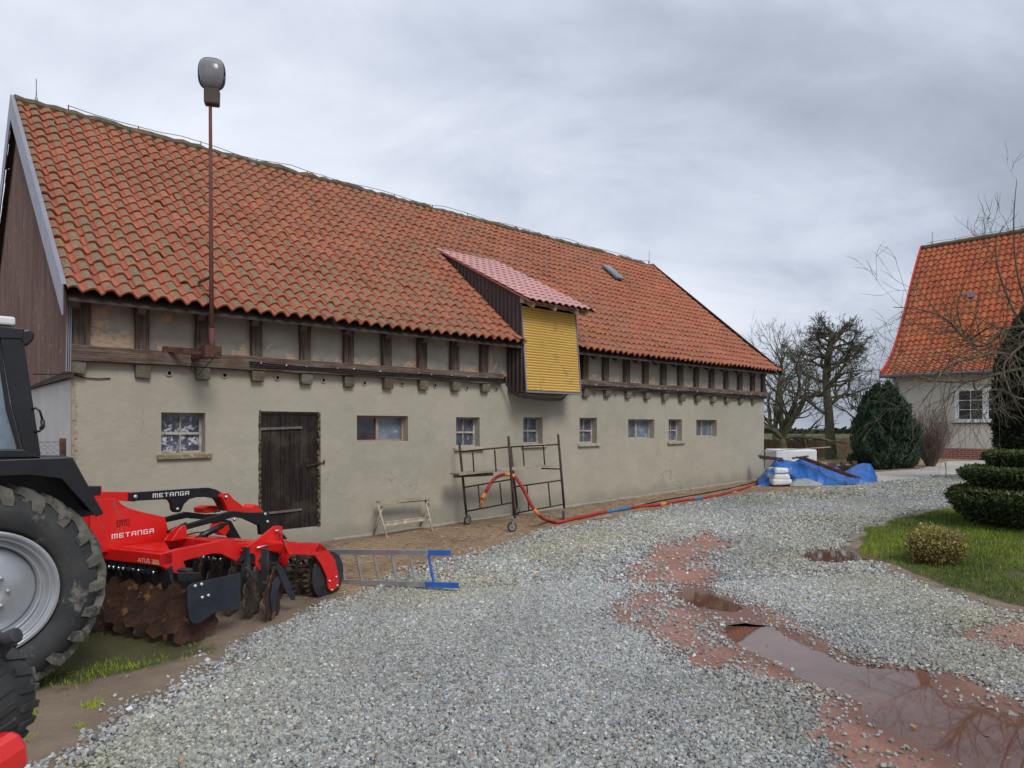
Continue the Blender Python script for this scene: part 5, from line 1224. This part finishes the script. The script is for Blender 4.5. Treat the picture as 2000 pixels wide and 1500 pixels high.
# offcuts on the ground by the wall
for k,(px,py,ln_,a_) in enumerate(((1178,1010,.5,.8),(1250,985,.35,.5),(1330,963,.5,.9),(1475,950,.25,.2),(1660,946,.3,.1),(1435,962,.3,1.0))):
    p=G(px,py,.015);q=MB();q.bar((-math.cos(a_)*ln_/2,-math.sin(a_)*ln_/2,.0),(math.cos(a_)*ln_/2,math.sin(a_)*ln_/2,.006),.06,.022)
    ob=q.build('wood_offcut',RUSTP if k==4 else PALEW);ob.location=p
    tag(ob,['pale offcut beneath the blue taped stretch of hose','small pale offcut in front of the hose just right of its blue tape','pale board strip at the wall foot below the small square windows','pale offcut just left of the blue tarpaulin','reddish offcut on the ground in front of the blue tarpaulin','pale batten beside the hose near the barn corner'][k],'offcut','wood offcuts on the ground')
# chain link fence by the gable
fp=BW(-.12,-.13,0);fz=gzf(fp.x,fp.y);fn=thing('chain_link_fence',Vector((fp.x,fp.y,fz)),PHI,'rusty post with chain link mesh beside the pale gable wall','fence')
fh=(HZ-856)/F*fp.y+EYE-fz
q=MB();q.bar((0,0,-.1),(0,0,fh),.06,.06,(0,1,0));q.build('fence_post',RUST,fn,bevel=.006)
q=MB()
for k in range(-30,50):
    for s in (-1,1):
        x0=k*.06;pts_=[]
        a=Vector((-.0-x0,0,0));zz=fh-.05
        # clipped diagonals of a diamond mesh going left from the post
        xs0,xs1=-x0,-x0-s*zz
        t0,t1=0,1
        for lim in (0,-2.2):
            pass
        A=np.array([xs0,0.]);B=np.array([xs1,zz]);P0,P1=A.copy(),B.copy();ok=True
        for lo,hi in ((-2.2,0),):
            for end in (0,1):
                p,qq=(P0,P1) if end==0 else (P1,P0)
                if p[0]>hi:
                    if qq[0]>hi: ok=False;break
                    t=(hi-p[0])/(qq[0]-p[0]);n_=p+(qq-p)*t
                elif p[0]<lo:
                    if qq[0]<lo: ok=False;break
                    t=(lo-p[0])/(qq[0]-p[0]);n_=p+(qq-p)*t
                else: n_=p
                if end==0:P0=n_
                else:P1=n_
        if ok: q.tube([(P0[0],.012*s,P0[1]+.02),(P1[0],.012*s,P1[1]+.02)],.0022,4,False)
q.tube([(0,0,fh-.04),(-2.2,0,fh-.04)],.003,4);q.build('wire_mesh',GREYTRIM,fn,fix=False)
# ================================================================ covered heap at the far corner
T0=G(1590,946)
tp=thing('tarpaulin_heap',T0,0,'bright blue tarpaulin draped over building material at the barn corner','tarpaulin')
def heap(x0,x1,Yf,Yb,top,nm,mat,seed,par,o,nx=90,ny=44,fold=.085,cut=None):
    rr=np.random.default_rng(seed);xs=np.linspace(0,1,nx);ys=np.linspace(0,1,ny);X,S=np.meshgrid(xs,ys)
    px=x0+(x1-x0)*X;tx=[a[0] for a in top];tz=[a[1] for a in top];H=np.interp(px,tx,tz)
    Yc=Yf+(Yb-Yf)*S;crest=.42;up=np.clip(S/crest,0,1);dn=np.clip((1-S)/(1-crest),0,1);sh=np.minimum(up**.62,dn**.7)
    ang=.9;fx=(px-x0)/40.;f=np.sin((fx*2.3+S*4.2)*2+2*fbm(fx*3,S*3,.5))*.5+np.sin((fx*5.1+S*6.5)*2+3*fbm(fx*2+9,S*2,.7))*.35
    Yj=Yc+.10*fbm(fx*2,S*0+seed,1.5)*(S<.3)
    wx=(px-1000)/F*Yj;g0=gz(wx,Yj);z=g0+.012+H*sh*(1+.0*f)+fold*f*sh**.5*(H>.05)+.06*fbm(fx*2,S*3,1.2)*sh
    z=np.maximum(z,g0+.006)
    V=np.stack([wx-o.x,Yj-o.y,z-o.z],-1).reshape(-1,3);i=np.arange(nx*ny).reshape(ny,nx);Fc=np.stack([i[:-1,:-1],i[:-1,1:],i[1:,1:],i[1:,:-1]],-1).reshape(-1,4)
    if cut: k=((z-g0).reshape(-1)[Fc].mean(1)>cut);Fc=Fc[k]
    return npmesh(nm,V,Fc,mat,par,smooth=True)
heap(1480,1676,17.2,19.2,[(1480,.10),(1490,.28),(1512,.52),(1530,.58),(1575,.58),(1600,.50),(1625,.36),(1650,.24),(1676,.12)],'tarp_sheet',TARP,3,tp,T0)
heap(1618,1713,17.5,19.3,[(1618,.12),(1655,.26),(1672,.40),(1688,.46),(1700,.42),(1708,.25),(1713,.05)],'tarp_sheet',TARP,5,tp,T0,60,34,.02)
heap(1500,1566,16.9,17.6,[(1500,.40),(1515,.52),(1548,.50),(1566,.30)],'tarp_flap',TARP,9,tp,T0,50,30,.02,cut=.33)
q=MB();g1=G(1512,943)
bg=thing('bag_stack',G(1529,944),0,'white plastic wrapped bags poking out under the blue tarpaulin','bags');o=bg.location.copy()
for i in range(3):
    a=at(1510,942,17.05)-o;b=at(1547,942,17.05)-o;z=.02+i*.14;q.box(a.x+.02*i,b.x-.03*i,a.y-.0,a.y+.5,z,z+.15)
q.v=[(x+R.uniform(-.02,.02),y+R.uniform(-.015,.015),z+R.uniform(-.012,.012)) for x,y,z in q.v];q.build('bag',BAGW,bg,bevel=.045)
g=at(1556,890,20.0);zz=gzf(g.x,g.y)
pl=thing('wrapped_pallet',Vector((g.x,g.y,zz)),0,'white plastic wrapped pallet stack behind the blue tarpaulin','pallet');tz=(HZ-878)/F*20+EYE-zz
q=MB();hw=(1596-1515)/2/F*20;q.box(-hw,hw,0,.9,.12,tz);ob=q.build('wrapped_bags',BAGW,pl,bevel=.05)
q=MB();
for k in range(3): q.box(-hw+k*(hw-.05),-hw+.1+k*(hw-.05),0,.9,0,.12)
q.build('pallet_base',PALEW,pl)
a=at(1490,882,19.0);b=at(1621,873,19.6);ob=thing('long_batten',a,0,'long pale batten laid over the wrapped pallet','batten');q=MB();q.bar((0,0,0),b-a,.07,.022,n=5,jit=.03);q.build('board',PALEW,ob)
a=at(1570,893,17.6);b=at(1681,934,16.9);ob=thing('steel_angles',b,0,'dark steel angle bars sloping over the blue tarpaulin','steel bars')
for k in range(3):
    q=MB();dd=Vector((-.05*k,.12*k,.0));q.bar(a-b+dd,dd,.035,.035,n=2);q.build('bar',RUST,ob)
q=MB();q.bar(at(1548,895,18.0)-b,at(1578,891,18.2)-b,.05,.04);q.build('bar',RUST,ob)
a=at(1484,895,18.3);b=at(1530,897,17.9);ob=thing('steel_offcuts',a,0,'bundle of dark steel offcuts sticking out left of the tarpaulin top','steel bars')
for k in range(3): q=MB();q.bar((0,.06*k,.03*k),b-a+Vector((.02,.05*k,-.04+.03*k)),.05,.025);q.build('bar',RUST,ob)
a=at(1618,915,18.9);b=at(1676,909,18.9);ob=thing('roof_batten_pile',a,0,'low dark timber with orange tile pieces between the two blue humps','timber')
q=MB();q.bar((0,0,-.05),b-a+Vector((0,0,-.05)),.3,.14,n=4,jit=.05);q.build('timber',DOORW,ob)
for k,px in enumerate((1621,1628,1646,1668)):
    c=at(px,908-k*1.3,18.85)-a;q=MB();q.box(c.x-.05,c.x+.06,c.y-.06,c.y+.06,c.z-.05,c.z+.05);q.build('tile_piece',RUSTP,ob,bevel=.01)
g=G(1573,946);ob=thing('grey_sheet',g,0,'crumpled grey plastic sheet at the foot of the blue tarpaulin','plastic sheet')
heap(1543,1606,16.95,17.5,[(1543,.10),(1556,.20),(1572,.16),(1590,.10),(1606,.03)],'sheet',GREYT,8,ob,g,50,24,.03)
# ================================================================ house
HB=Vector((15.51,28.0,0));hd=(.6935,-.7204);hn=(.7204,.6935);HG=gzf(HB.x,HB.y)-.02
hang=math.atan2(hd[1],hd[0])
hou=thing('house',Vector((HB.x,HB.y,0)),hang,'cream rendered house with steep bright orange tiled roof and white window','house')
def HL_(px,v=0):
    k=(px-1000)/F;X0=HB.x+hn[0]*v;Y0=HB.y+hn[1]*v;t=(Y0*k-X0)/(hd[0]-hd[1]*k);return t,Y0+hd[1]*t
def HLz(px,py,v=0): t,Y=HL_(px,v);return t,(HZ-py)/F*Y+EYE
HLEN=12.;ZEH=3.78;HD=4.9;HZR=9.83
w0,zt0=HLz(1863,760);w1,zb0=HLz(1948,824);zt0=HLz(1905,756)[1];zb0=HLz(1905,825)[1];w1=w0+(w1-w0)*1.45
q=MB();xs_=[0,w0,w1,HLEN];zs_=[-.6,zb0,zt0,ZEH+.15]
for i in range(3):
    for j in range(3):
        if i==1 and j==1: continue
        q.add([(xs_[i],0,zs_[j]),(xs_[i+1],0,zs_[j]),(xs_[i+1],0,zs_[j+1]),(xs_[i],0,zs_[j+1])],[(0,1,2,3)])
for a,b,c_,d_ in ((w0,w0,zb0,zt0),(w1,w1,zb0,zt0)): q.add([(a,0,zb0),(a,.16,zb0),(a,.16,zt0),(a,0,zt0)],[(0,1,2,3)])
q.add([(w0,0,zt0),(w1,0,zt0),(w1,.16,zt0),(w0,.16,zt0)],[(0,1,2,3)]);q.add([(w0,0,zb0),(w1,0,zb0),(w1,.16,zb0),(w0,.16,zb0)],[(0,1,2,3)])
for xx in (0,HLEN):
    ts=np.linspace(.1,1,10);L1=[(-.42+t*(HD+.42)+.0,ZEH+(HZR-ZEH)*(t-.16*math.sin(math.pi*t)*(1-t)*1.3)-.25) for t in ts]
    pl_=[(xx,0,-.6),(xx,2*HD,-.6),(xx,2*HD,ZEH-.1)]+[(xx,2*HD-v,z) for v,z in L1]+[(xx,v,z) for v,z in L1[::-1][1:]]+[(xx,0,ZEH-.1)]
    q.add(pl_,[tuple(range(len(pl_)))])
q.build('wall',HWALL,hou,fix=False)
zbr=HLz(1900,876)[1];q=MB();q.box(-.02,HLEN,-.03,-.003,-.6,zbr);q.build('brick_base',BRICK,hou)
q=MB();fw=.13;y0_,y1_=.06,.13;wm=w0+(w1-w0)*.5
q.box(w0,w0+fw+.02,y0_,y1_,zb0,zt0);q.box(w1-fw-.02,w1,y0_,y1_,zb0,zt0);q.box(w0+fw+.02,w1-fw-.02,y0_,y1_,zt0-fw,zt0);q.box(w0+fw+.02,w1-fw-.02,y0_,y1_,zb0,zb0+fw);q.box(wm-.10,wm+.10,y0_-.004,y1_,zb0+fw,zt0-fw)
wf=q.build('window',WHITEP,hou,bevel=.006)
for a,b in ((w0+fw+.02,wm-.10),(wm+.10,w1-fw-.02)):
    q=MB();q.box(a,b,.10,.105,zb0+fw,zt0-fw);q.build('pane',PANE_H,wf)
    q=MB();m3=(a+b)/2;q.box(m3-.012,m3+.012,.085,.10,zb0+fw,zt0-fw)
    for k in (1,2): z=zb0+fw+(zt0-zb0-2*fw)*k/3;q.box(a,m3-.012,.086,.10,z-.012,z+.012);q.box(m3+.012,b,.086,.10,z-.012,z+.012)
    q.build('glazing_bar',WHITEP,wf)
q=MB();q.box(w0-.08,w1+.08,-.07,.06,zb0-.05,zb0-.005);q.build('sill',BROWNSHEET,wf,bevel=.005)
# curved (bell cast) roof
RUN=HD-(-.42);
def hprof(t):   # t along slope 0..1 -> (v,z)
    t=np.asarray(t,float);v=-.42+t*RUN;z=ZEH+(HZR-ZEH)*(t-.16*np.sin(np.pi*np.clip(t,0,1))*(1-t)*1.3);return v,z
SLH=math.hypot(RUN,HZR-ZEH);NRH=27;NCH=58
def surfHs(sgn):
    def f(U,T,N):
        t=T/SLH;v,z=hprof(t);v2,z2=hprof(t+.01);dv=v2-v;dz=z2-z;l=np.hypot(dv,dz);N=N+0*v
        v=v-N*dz/l;z=z+N*dv/l;return np.stack([U-.38,(v if sgn else 2*HD-v),z+0*U],-1)
    return f
lichH=lambda u,t: np.clip(.10+.35*fbm(u,t,.5)+.42*(t<2.2)+.42*np.exp(-u/1.0),-.2,.6)
tile_roof('roof',TILEH,hou,surfHs(1),NCH,NRH,(HLEN+.8)/NCH,SLH/NRH,None,lichH,amp=.028,lip=.045,K=8)
tile_roof('roof',TILEH,hou,surfHs(0),NCH,NRH,(HLEN+.8)/NCH,SLH/NRH,None,lichH,amp=.028,lip=.045,K=4)
for x,n_ in ((-.40,'verge_trim'),(HLEN+.42,'verge_trim')):
    q=MB();ts=np.linspace(0,1,14);A=[(x,float(hprof(t)[0]),float(hprof(t)[1])+.10) for t in ts]
    for i in range(13): a_,b_=Vector(A[i]),Vector(A[i+1]);q.bar(a_,b_+(b_-a_).normalized()*.01,.05,.22,(0,0,1))
    q.build(n_,M('red_verge_paint',(.42,.05,.045),(.5,.07,.06),4,.5,.1,30) if 'red_verge_paint' not in bpy.data.materials else bpy.data.materials['red_verge_paint'],hou)
q=MB();pts=[(-.4+(HLEN+.8)*i/60,HD,HZR+.10+R.uniform(-.01,.02)) for i in range(61)];q.tube(pts,.11,8);q.build('ridge_cap',RIDGE,hou)
q=MB()
for i in range(12): q.tube([(i*.95,HD,HZR+.15),(i*.95,HD,HZR+.30)],.012,5)
q.tube([(i*.5-.2,HD,HZR+.28+.02*math.sin(i*2)) for i in range(24)],.008,5);q.build('ridge_conductor',BLK,hou)
q=MB();q.tube([(.05,HD,HZR+.1),(.05,HD,HZR+.75)],.014,6);q.build('lightning_rod',GREYTRIM,hou)
q=MB();q.tube([(-.42,-.50,ZEH-.02),(HLEN+.4,-.50,ZEH-.05)],.07,10);q.build('gutter',M('grey_zinc_gutter',(.12,.125,.13),(.2,.2,.21),4,.5,.2,30),hou)
q=MB();q.tube([(.05,-.48,ZEH-.08),(.08,-.30,ZEH-.25),(.12,-.08,ZEH-.42),(.12,-.08,.6)],.05,10);q.build('downpipe',GREYTRIM,hou)
q=MB();q.box(-.35,HLEN+.3,-.42,0,ZEH-.06,ZEH-.03);q.box(-.35,-.0,-.4,2*HD,ZEH-.06,ZEH-.03);q.build('soffit',DARKW,hou)
q=MB();t,_=HL_(1897,2.8);v,z=hprof(.63);q.box(t-.12,t+.12,float(v)-.22,float(v)+.1,float(z)-.1,float(z)+.12)
q.build('roof_hatch',GREYTRIM,hou)
# ================================================================ vegetation
def leaves(name,P,Nn,size,mat,parent=None,el=2.2,shade=None,up=.0,label=None):
    n=len(P);d=NR.normal(0,1,(n,3))+Nn*.8;d[:,2]+=up;d/=np.linalg.norm(d,axis=1)[:,None]
    s=np.cross(d,NR.normal(0,1,(n,3)));s/=np.linalg.norm(s,axis=1)[:,None];L=size*np.exp(NR.normal(0,.25,n))[:,None]
    V=np.stack([P-s*L/el/2,P+s*L/el/2,P+d*L+s*L/el/4,P+d*L-s*L/el/4],1).reshape(-1,3);Fc=np.arange(4*n).reshape(-1,4)
    c=np.clip((shade if shade is not None else .5)+NR.normal(0,.2,n),0,1);C=np.repeat(np.stack([c,c,c,np.ones(n)],-1),4,0)
    return npmesh(name,V,Fc,mat,parent,attrs={'col':C})
def blob_pts(n,c,r,flat=1,rough=.12,inner=.80,zmin=-1):
    d=NR.normal(0,1,(n,3));d/=np.linalg.norm(d,axis=1)[:,None];d=d[d[:,2]>zmin];a=np.arctan2(d[:,1],d[:,0])
    nz=1+rough*2*fbm(a*2+c[0]*3,d[:,2]*3+c[1]+5,1.1,4);rad=nz*(inner+(1-inner)*NR.random(len(d)))
    return d*rad[:,None]*np.array(r)+np.array(c),d
# tiered clipped evergreen
tc_=at(2012,1020,10.75);tc_.z=gzf(tc_.x,tc_.y)
top=thing('tiered_topiary',tc_,0,'clipped dark evergreen with three stacked rounded tiers on the lawn','topiary')
def tier(zb,zt,r,nm):
    zc=(zb+zt)/2;hz_=(zt-zb)/2;n=26000;a=NR.uniform(0,6.283,n);t=NR.uniform(-1,1,n)
    prof=np.where(t>.55,np.sqrt(np.clip(1-((t-.55)/.45)**2,0,1))*.25+.75,1-.26*((.55-t)/1.55)**1.3)
    topc=NR.random(n)<.35;rr=np.where(topc,np.sqrt(NR.random(n))*.95,prof);tz=np.where(topc,.93+.07*NR.random(n),t)
    rr=rr*(1+.05*fbm(a*3,tz*2,1.5)+.03*NR.normal(0,1,n));x=np.cos(a)*rr*r;y=np.sin(a)*rr*r;z=zc+tz*hz_+.03*fbm(x*3,y*3,1.5)
    Nn=np.stack([np.cos(a)*(~topc),np.sin(a)*(~topc),topc*1.0+.2],-1)
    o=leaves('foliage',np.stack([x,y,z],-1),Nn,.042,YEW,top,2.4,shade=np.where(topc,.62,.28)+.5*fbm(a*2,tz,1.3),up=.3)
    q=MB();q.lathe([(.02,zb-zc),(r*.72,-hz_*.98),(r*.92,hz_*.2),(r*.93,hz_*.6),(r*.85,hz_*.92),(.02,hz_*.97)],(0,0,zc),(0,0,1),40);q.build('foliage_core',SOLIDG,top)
g0=tc_.z
Zt=lambda py:(HZ-py)/F*10.0+EYE-g0
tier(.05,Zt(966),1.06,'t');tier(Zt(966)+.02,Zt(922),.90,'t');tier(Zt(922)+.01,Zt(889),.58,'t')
# dark column conifer behind it
cc_=at(2020,900,17.0);cc_.z=gzf(cc_.x,cc_.y);con=thing('column_conifer',cc_,0,'tall dark column conifer at the right edge in front of the house','conifer')
hc_=(HZ-600)/F*17+EYE-cc_.z;n=46000;t=NR.random(n)**.9;a=NR.uniform(0,6.283,n);r=.80*np.clip((1-t)*3.0,0,1)**.6*(.75+.25*np.clip(t*6,0,1))*(1+.3*fbm(a*2,t*9,1.5))*(.8+.2*NR.random(n))
leaves('foliage',np.stack([np.cos(a)*r,np.sin(a)*r,t*hc_],-1),np.stack([np.cos(a),np.sin(a),0*a+.5],-1),.09,YTOP,con,2.5,shade=.35+.6*fbm(a*3,t*10,1.1),up=1)
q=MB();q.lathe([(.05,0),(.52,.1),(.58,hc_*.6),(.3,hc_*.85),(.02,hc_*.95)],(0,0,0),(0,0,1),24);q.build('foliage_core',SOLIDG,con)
# juniper by the house corner
jc=at(1725,912,22.3);jc.z=gzf(jc.x,jc.y);ju=thing('juniper_bush',jc,0,'broad dark green juniper bush left of the house','juniper')
n=60000;t=NR.random(n)**.8;a=NR.uniform(0,6.283,n);hj=(HZ-768)/F*22.3+EYE-jc.z
r=np.interp(t,[0,.12,.4,.7,.9,1],[.72,.92,.95,.72,.40,.14])*(1+.95*fbm(a*2.2,t*4,1.2,4))*(.72+.28*NR.random(n))
hz_=t*hj*(1+.5*fbm(a*2,a*0+3,1.5)+.0*t)
shade=.30+.9*fbm(a*3.,t*7,1.3)
leaves('foliage',np.stack([np.cos(a)*r,np.sin(a)*r,hz_],-1),np.stack([np.cos(a)*.5,np.sin(a)*.5,0*a+1],-1),.10,JUNI,ju,3.2,shade=shade,up=1.6)
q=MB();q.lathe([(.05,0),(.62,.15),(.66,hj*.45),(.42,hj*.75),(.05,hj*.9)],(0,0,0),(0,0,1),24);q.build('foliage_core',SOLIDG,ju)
# yellowing low shrub on the lawn
yc=G(1828,1100);ys_=thing('low_yellow_shrub',yc,0,'small yellowing twiggy shrub on the lawn edge','shrub')
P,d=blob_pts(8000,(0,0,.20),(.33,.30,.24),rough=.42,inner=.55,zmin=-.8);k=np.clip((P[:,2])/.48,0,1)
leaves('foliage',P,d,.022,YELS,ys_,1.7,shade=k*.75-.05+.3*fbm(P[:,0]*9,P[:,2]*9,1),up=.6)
q=MB()
for i in range(260):
    a=R.uniform(0,6.28);r=R.uniform(.1,.30);b=R.uniform(0,.12);q.tube([(b*math.cos(a),b*math.sin(a),0),(r*.8*math.cos(a),r*.8*math.sin(a),.15),(r*math.cos(a+.1),r*math.sin(a+.1),R.uniform(.25,.46))],[.003,.0025,.0012],3,False,False)
q.build('twigs',TWIGR,ys_,fix=False)
# bare tree growth
def grow(q,p,d,ln,r,depth,maxd,wig=.25,up=.05,nb=(2,4),sh=.72,kids=3,spread=.75):
    if len(q.v)>LIM[0]: return
    nseg=4 if depth<maxd else 3;pts=[p];rs=[r];d=d.normalized()
    for i in range(nseg):
        d=(d+Vector((R.gauss(0,wig),R.gauss(0,wig),R.gauss(0,wig)+up))*.5).normalized();p=p+d*ln/nseg;pts.append(p);rs.append(r*(1-(i+1)/nseg*.45))
    q.tube(pts,rs,6 if r>.05 else (4 if r>.015 else 3),False,r>.05)
    if depth>=maxd: return
    n=R.randint(*nb)
    for k in range(n):
        i=R.randint(1,nseg) if k else nseg;b=pts[i];dd=(pts[i]-pts[i-1]).normalized()
        s=Vector((R.gauss(0,1),R.gauss(0,1),R.gauss(0,1)));s=(s-dd*s.dot(dd)).normalized()
        nd=(dd+s*R.uniform(.4,1.1)*spread*(1 if k else .4));grow(q,b,nd,ln*sh*R.uniform(.75,1.15),max(rs[i]*(.62 if k else .85),TW[0]),depth+1,maxd,wig,up,nb,sh,kids,spread)
LIM=[400000];TW=[.0085]
def tree(px,py,Y,label,trunk,limbs,maxd,r0,mat,seed,name='bare_tree',**kw):
    R.seed(seed);c=at(px,py,Y);c.z=gzf(c.x,c.y)-.05;o=thing(name,c,0,label,'tree','bare trees beyond the barn')
    q=MB();T=[at(a,b,Y+dy)-c for a,b,dy in trunk];T[0]=Vector((T[0].x,T[0].y,-.1));rr=[r0*(1-.62*i/(len(T)-1)) for i in range(len(T))];rr[0]*=1.25;q.tube(smooth(T,3),list(np.interp(np.linspace(0,len(T)-1,3*(len(T)-1)+1),range(len(T)),rr)),9,False);q.build('trunk',mat,o,fix=False)
    q=MB()
    for f,dx,dy,dz,ln,rf in limbs:
        i=f*(len(T)-1);k=min(int(i),len(T)-2);b=T[k].lerp(T[k+1],i-k);grow(q,b,Vector((dx,dy,dz)),ln,r0*rf,0,maxd,**kw)
    q.build('branches',mat,o,fix=False);return o
def rl(n,f0,f1,ln0,ln1,rf,zlo,zhi,seed):
    rr=random.Random(seed);out=[]
    for i in range(n):
        f=f0+(f1-f0)*i/max(n-1,1);a=rr.uniform(0,6.28);out.append((f,math.cos(a),math.sin(a)*.8,rr.uniform(zlo,zhi),ln0+(ln1-ln0)*i/max(n-1,1),rf*(1-.4*i/n)))
    return out
tree(1624,890,31,'tall bare tree with thick twisted trunk behind the blue tarpaulin',[(1624,890,0),(1621,850,0),(1618,800,0),(1614,760,.1),(1613,725,.2),(1618,690,.1),(1622,665,0),(1626,648,.1)],
   rl(30,.38,1.0,1.25,.5,.42,.0,.7,4)+[(.30,1,.1,.65,1.8,.38),(.36,.9,-.3,.35,1.6,.3),(.25,-.9,.2,.5,2.0,.3)],5,.225,BARK,21,wig=.42,up=.05,nb=(2,4),sh=.66)
tree(1529,882,28,'wide bushy bare fruit tree next to the barn corner',[(1529,882,0),(1528,868,0),(1527,855,0)],
   [(1,-.8,.1,.9,1.6,.5),(1,-.35,-.2,1.3,1.9,.6),(1,.1,.2,1.4,1.9,.55),(1,.8,0,.8,1.6,.5),(.9,.5,-.3,1.1,1.6,.45),(1,-.6,.4,.5,1.4,.45),(.9,1,.3,.35,1.5,.4),(1,.0,-.4,.9,1.5,.4)],5,.24,BARK,33,wig=.42,up=.05,nb=(2,4),sh=.66)
tree(1528,868,40,'slender pale bare tree rising above the barn eave',[(1512,868,0),(1516,800,0),(1522,740,0),(1528,700,0)],rl(11,.4,1.0,1.7,1.1,.4,.7,1.5,9),4,.15,BARK,44,wig=.2,up=.08,nb=(2,3),sh=.7)
tree(1700,870,36,'low bare tree between the thick trunk and the juniper',[(1690,868,0),(1688,830,0),(1684,800,0)],rl(9,.4,1.0,2.0,1.4,.4,.2,1.0,12),4,.15,BARK,55,wig=.35,up=.04,nb=(2,3),sh=.7)
# twiggy shrub by the wall
TW[0]=.0038
R.seed(5);sc0=at(1818,910,22.6);sc0.z=gzf(sc0.x,sc0.y);o=thing('bare_shrub',sc0,0,'bare greyish pink twiggy shrub against the house wall','shrub');q=MB()
for i in range(150):
    a=R.uniform(0,6.28);tl=R.uniform(.15,.50);grow(q,Vector((.12*math.cos(a),.12*math.sin(a),0)),Vector((math.cos(a)*tl,math.sin(a)*tl,1)),R.uniform(.75,1.15),.010,0,2,wig=.12,up=.1,nb=(2,4),sh=.55,spread=.45)
q.build('twigs',TWIGR,o,fix=False)
# near fruit tree reaching in from the right
R.seed(77);NB=at(2130,900,12.5);NB.z=gzf(NB.x,NB.y)-.05
nt=thing('fruit_tree',NB,0,'bare mossy fruit tree reaching in from the right edge over the house roof','tree')
q=MB();trk=[Vector((0,0,-.1)),at(2120,800,12.5)-NB,at(2100,720,12.4)-NB,at(2070,680,12.3)-NB];q.tube(smooth(trk,3),[.20]*4+[.17]*3+[.14]*3,10,False);q.build('trunk',BARK2,nt,fix=False)
q=MB()
def limb(l,r0,r1,kids,ln,spread=.9,up=.03):
    T=[at(a,b,Y)-NB for a,b,Y in l];S=smooth(T,5);rr=list(np.linspace(r0*.62,r1*.7,len(S)));q.tube(S,rr,7,False)
    for k in range(kids):
        i=R.randint(2,len(S)-1);d=(S[i]-S[i-1]).normalized();s=Vector((R.gauss(0,1),R.gauss(0,.8),R.gauss(0,1)));s=(s-d*s.dot(d)).normalized()
        grow(q,S[i],d*.7+s*R.uniform(.5,1.2),ln*R.uniform(.5,1.2),rr[i]*.5,0,2,wig=.28,up=up,nb=(2,3),sh=.68,spread=spread)
limb([(2100,700,12.4),(2030,650,12.3),(1975,640,12.2),(1920,675,12.0),(1885,660,11.8),(1850,625,11.6),(1800,605,11.4),(1745,600,11.2)],.065,.008,46,.75)
limb([(2090,740,12.4),(2010,720,12.2),(1950,730,12.0),(1890,745,11.8),(1840,745,11.6),(1790,735,11.5),(1730,715,11.3)],.055,.006,36,.75,up=-.02)
limb([(2070,690,12.3),(2000,640,12.6),(1955,545,12.6),(1945,480,12.6),(1960,440,12.7)],.045,.010,7,.55,up=.15)
limb([(2080,690,12.3),(2010,600,12.0),(1985,520,12.0),(1980,430,12.0),(1986,350,12.0)],.045,.005,7,.55,up=.2)
limb([(2020,720,12.2),(1960,690,11.8),(1900,700,11.4),(1850,715,11.2),(1820,760,11.0),(1800,790,11.0)],.05,.006,26,.6,up=-.05)
limb([(2060,760,12.2),(2000,780,11.8),(1950,760,11.5),(1900,780,11.3)],.05,.006,12,.6,up=-.08)
limb([(1885,660,11.8),(1870,600,11.8),(1890,540,11.8),(1905,500,11.8)],.024,.005,9,.5,up=.1)
limb([(1920,675,12.0),(1905,610,12.1),(1925,560,12.1)],.02,.005,6,.5,up=.1)
limb([(2040,655,12.2),(1990,680,11.6),(1960,720,11.2),(1985,790,11.0),(2010,830,11.0)],.04,.006,14,.7)
q.build('branches',BARK2,nt,fix=False)
# board fence at the back and the far field's trees
fA=at(1485,888,34);fB=at(1668,884,42);fA.z=gzf(fA.x,fA.y);fB.z=gzf(fB.x,fB.y)
fe=thing('board_fence',Vector((fA.x,fA.y,0)),math.atan2(fB.y-fA.y,fB.x-fA.x),'low brown vertical board fence beyond the bare trees','fence')
ln=(fB-fA).to_2d().length;q=MB();x=-2;q2=MB();dirv=(fB-fA)/ln
while x<ln+6:
    p=fA+dirv*x;g=gzf(p.x,p.y);h=1.02+.03*math.sin(x*3)+R.uniform(-.02,.02);q.box(x,x+.10,R.uniform(-.01,.01),.03,g-.05,g+h);x+=.112
q.build('boards',FENCEW,fe,bevel=0)
for k in range(0,int(ln)+6,2):
    p=fA+dirv*(k-1);g=gzf(p.x,p.y);q2=MB();q2.box(k-1,k-.9,.031,.13,g-.05,g+1.05);q2.build('fence_post',FENCEW,fe)
# far hedge line
R.seed(3)
P=[];n=30000;x=NR.uniform(-200,330,n);y=NR.uniform(225,245,n);h=(.3+1.2*np.clip(fbm(x,y*0,.05,4)+.1,0,1));z=NR.random(n)*h
g_=gz(x,y);o=leaves('far_hedgerow',np.stack([x,y,g_+z],-1),np.zeros((n,3)),1.3,YTOP,None,1.5,shade=.5);tag(o,'distant dark hedgerow across the green field','hedgerow',kind='stuff')
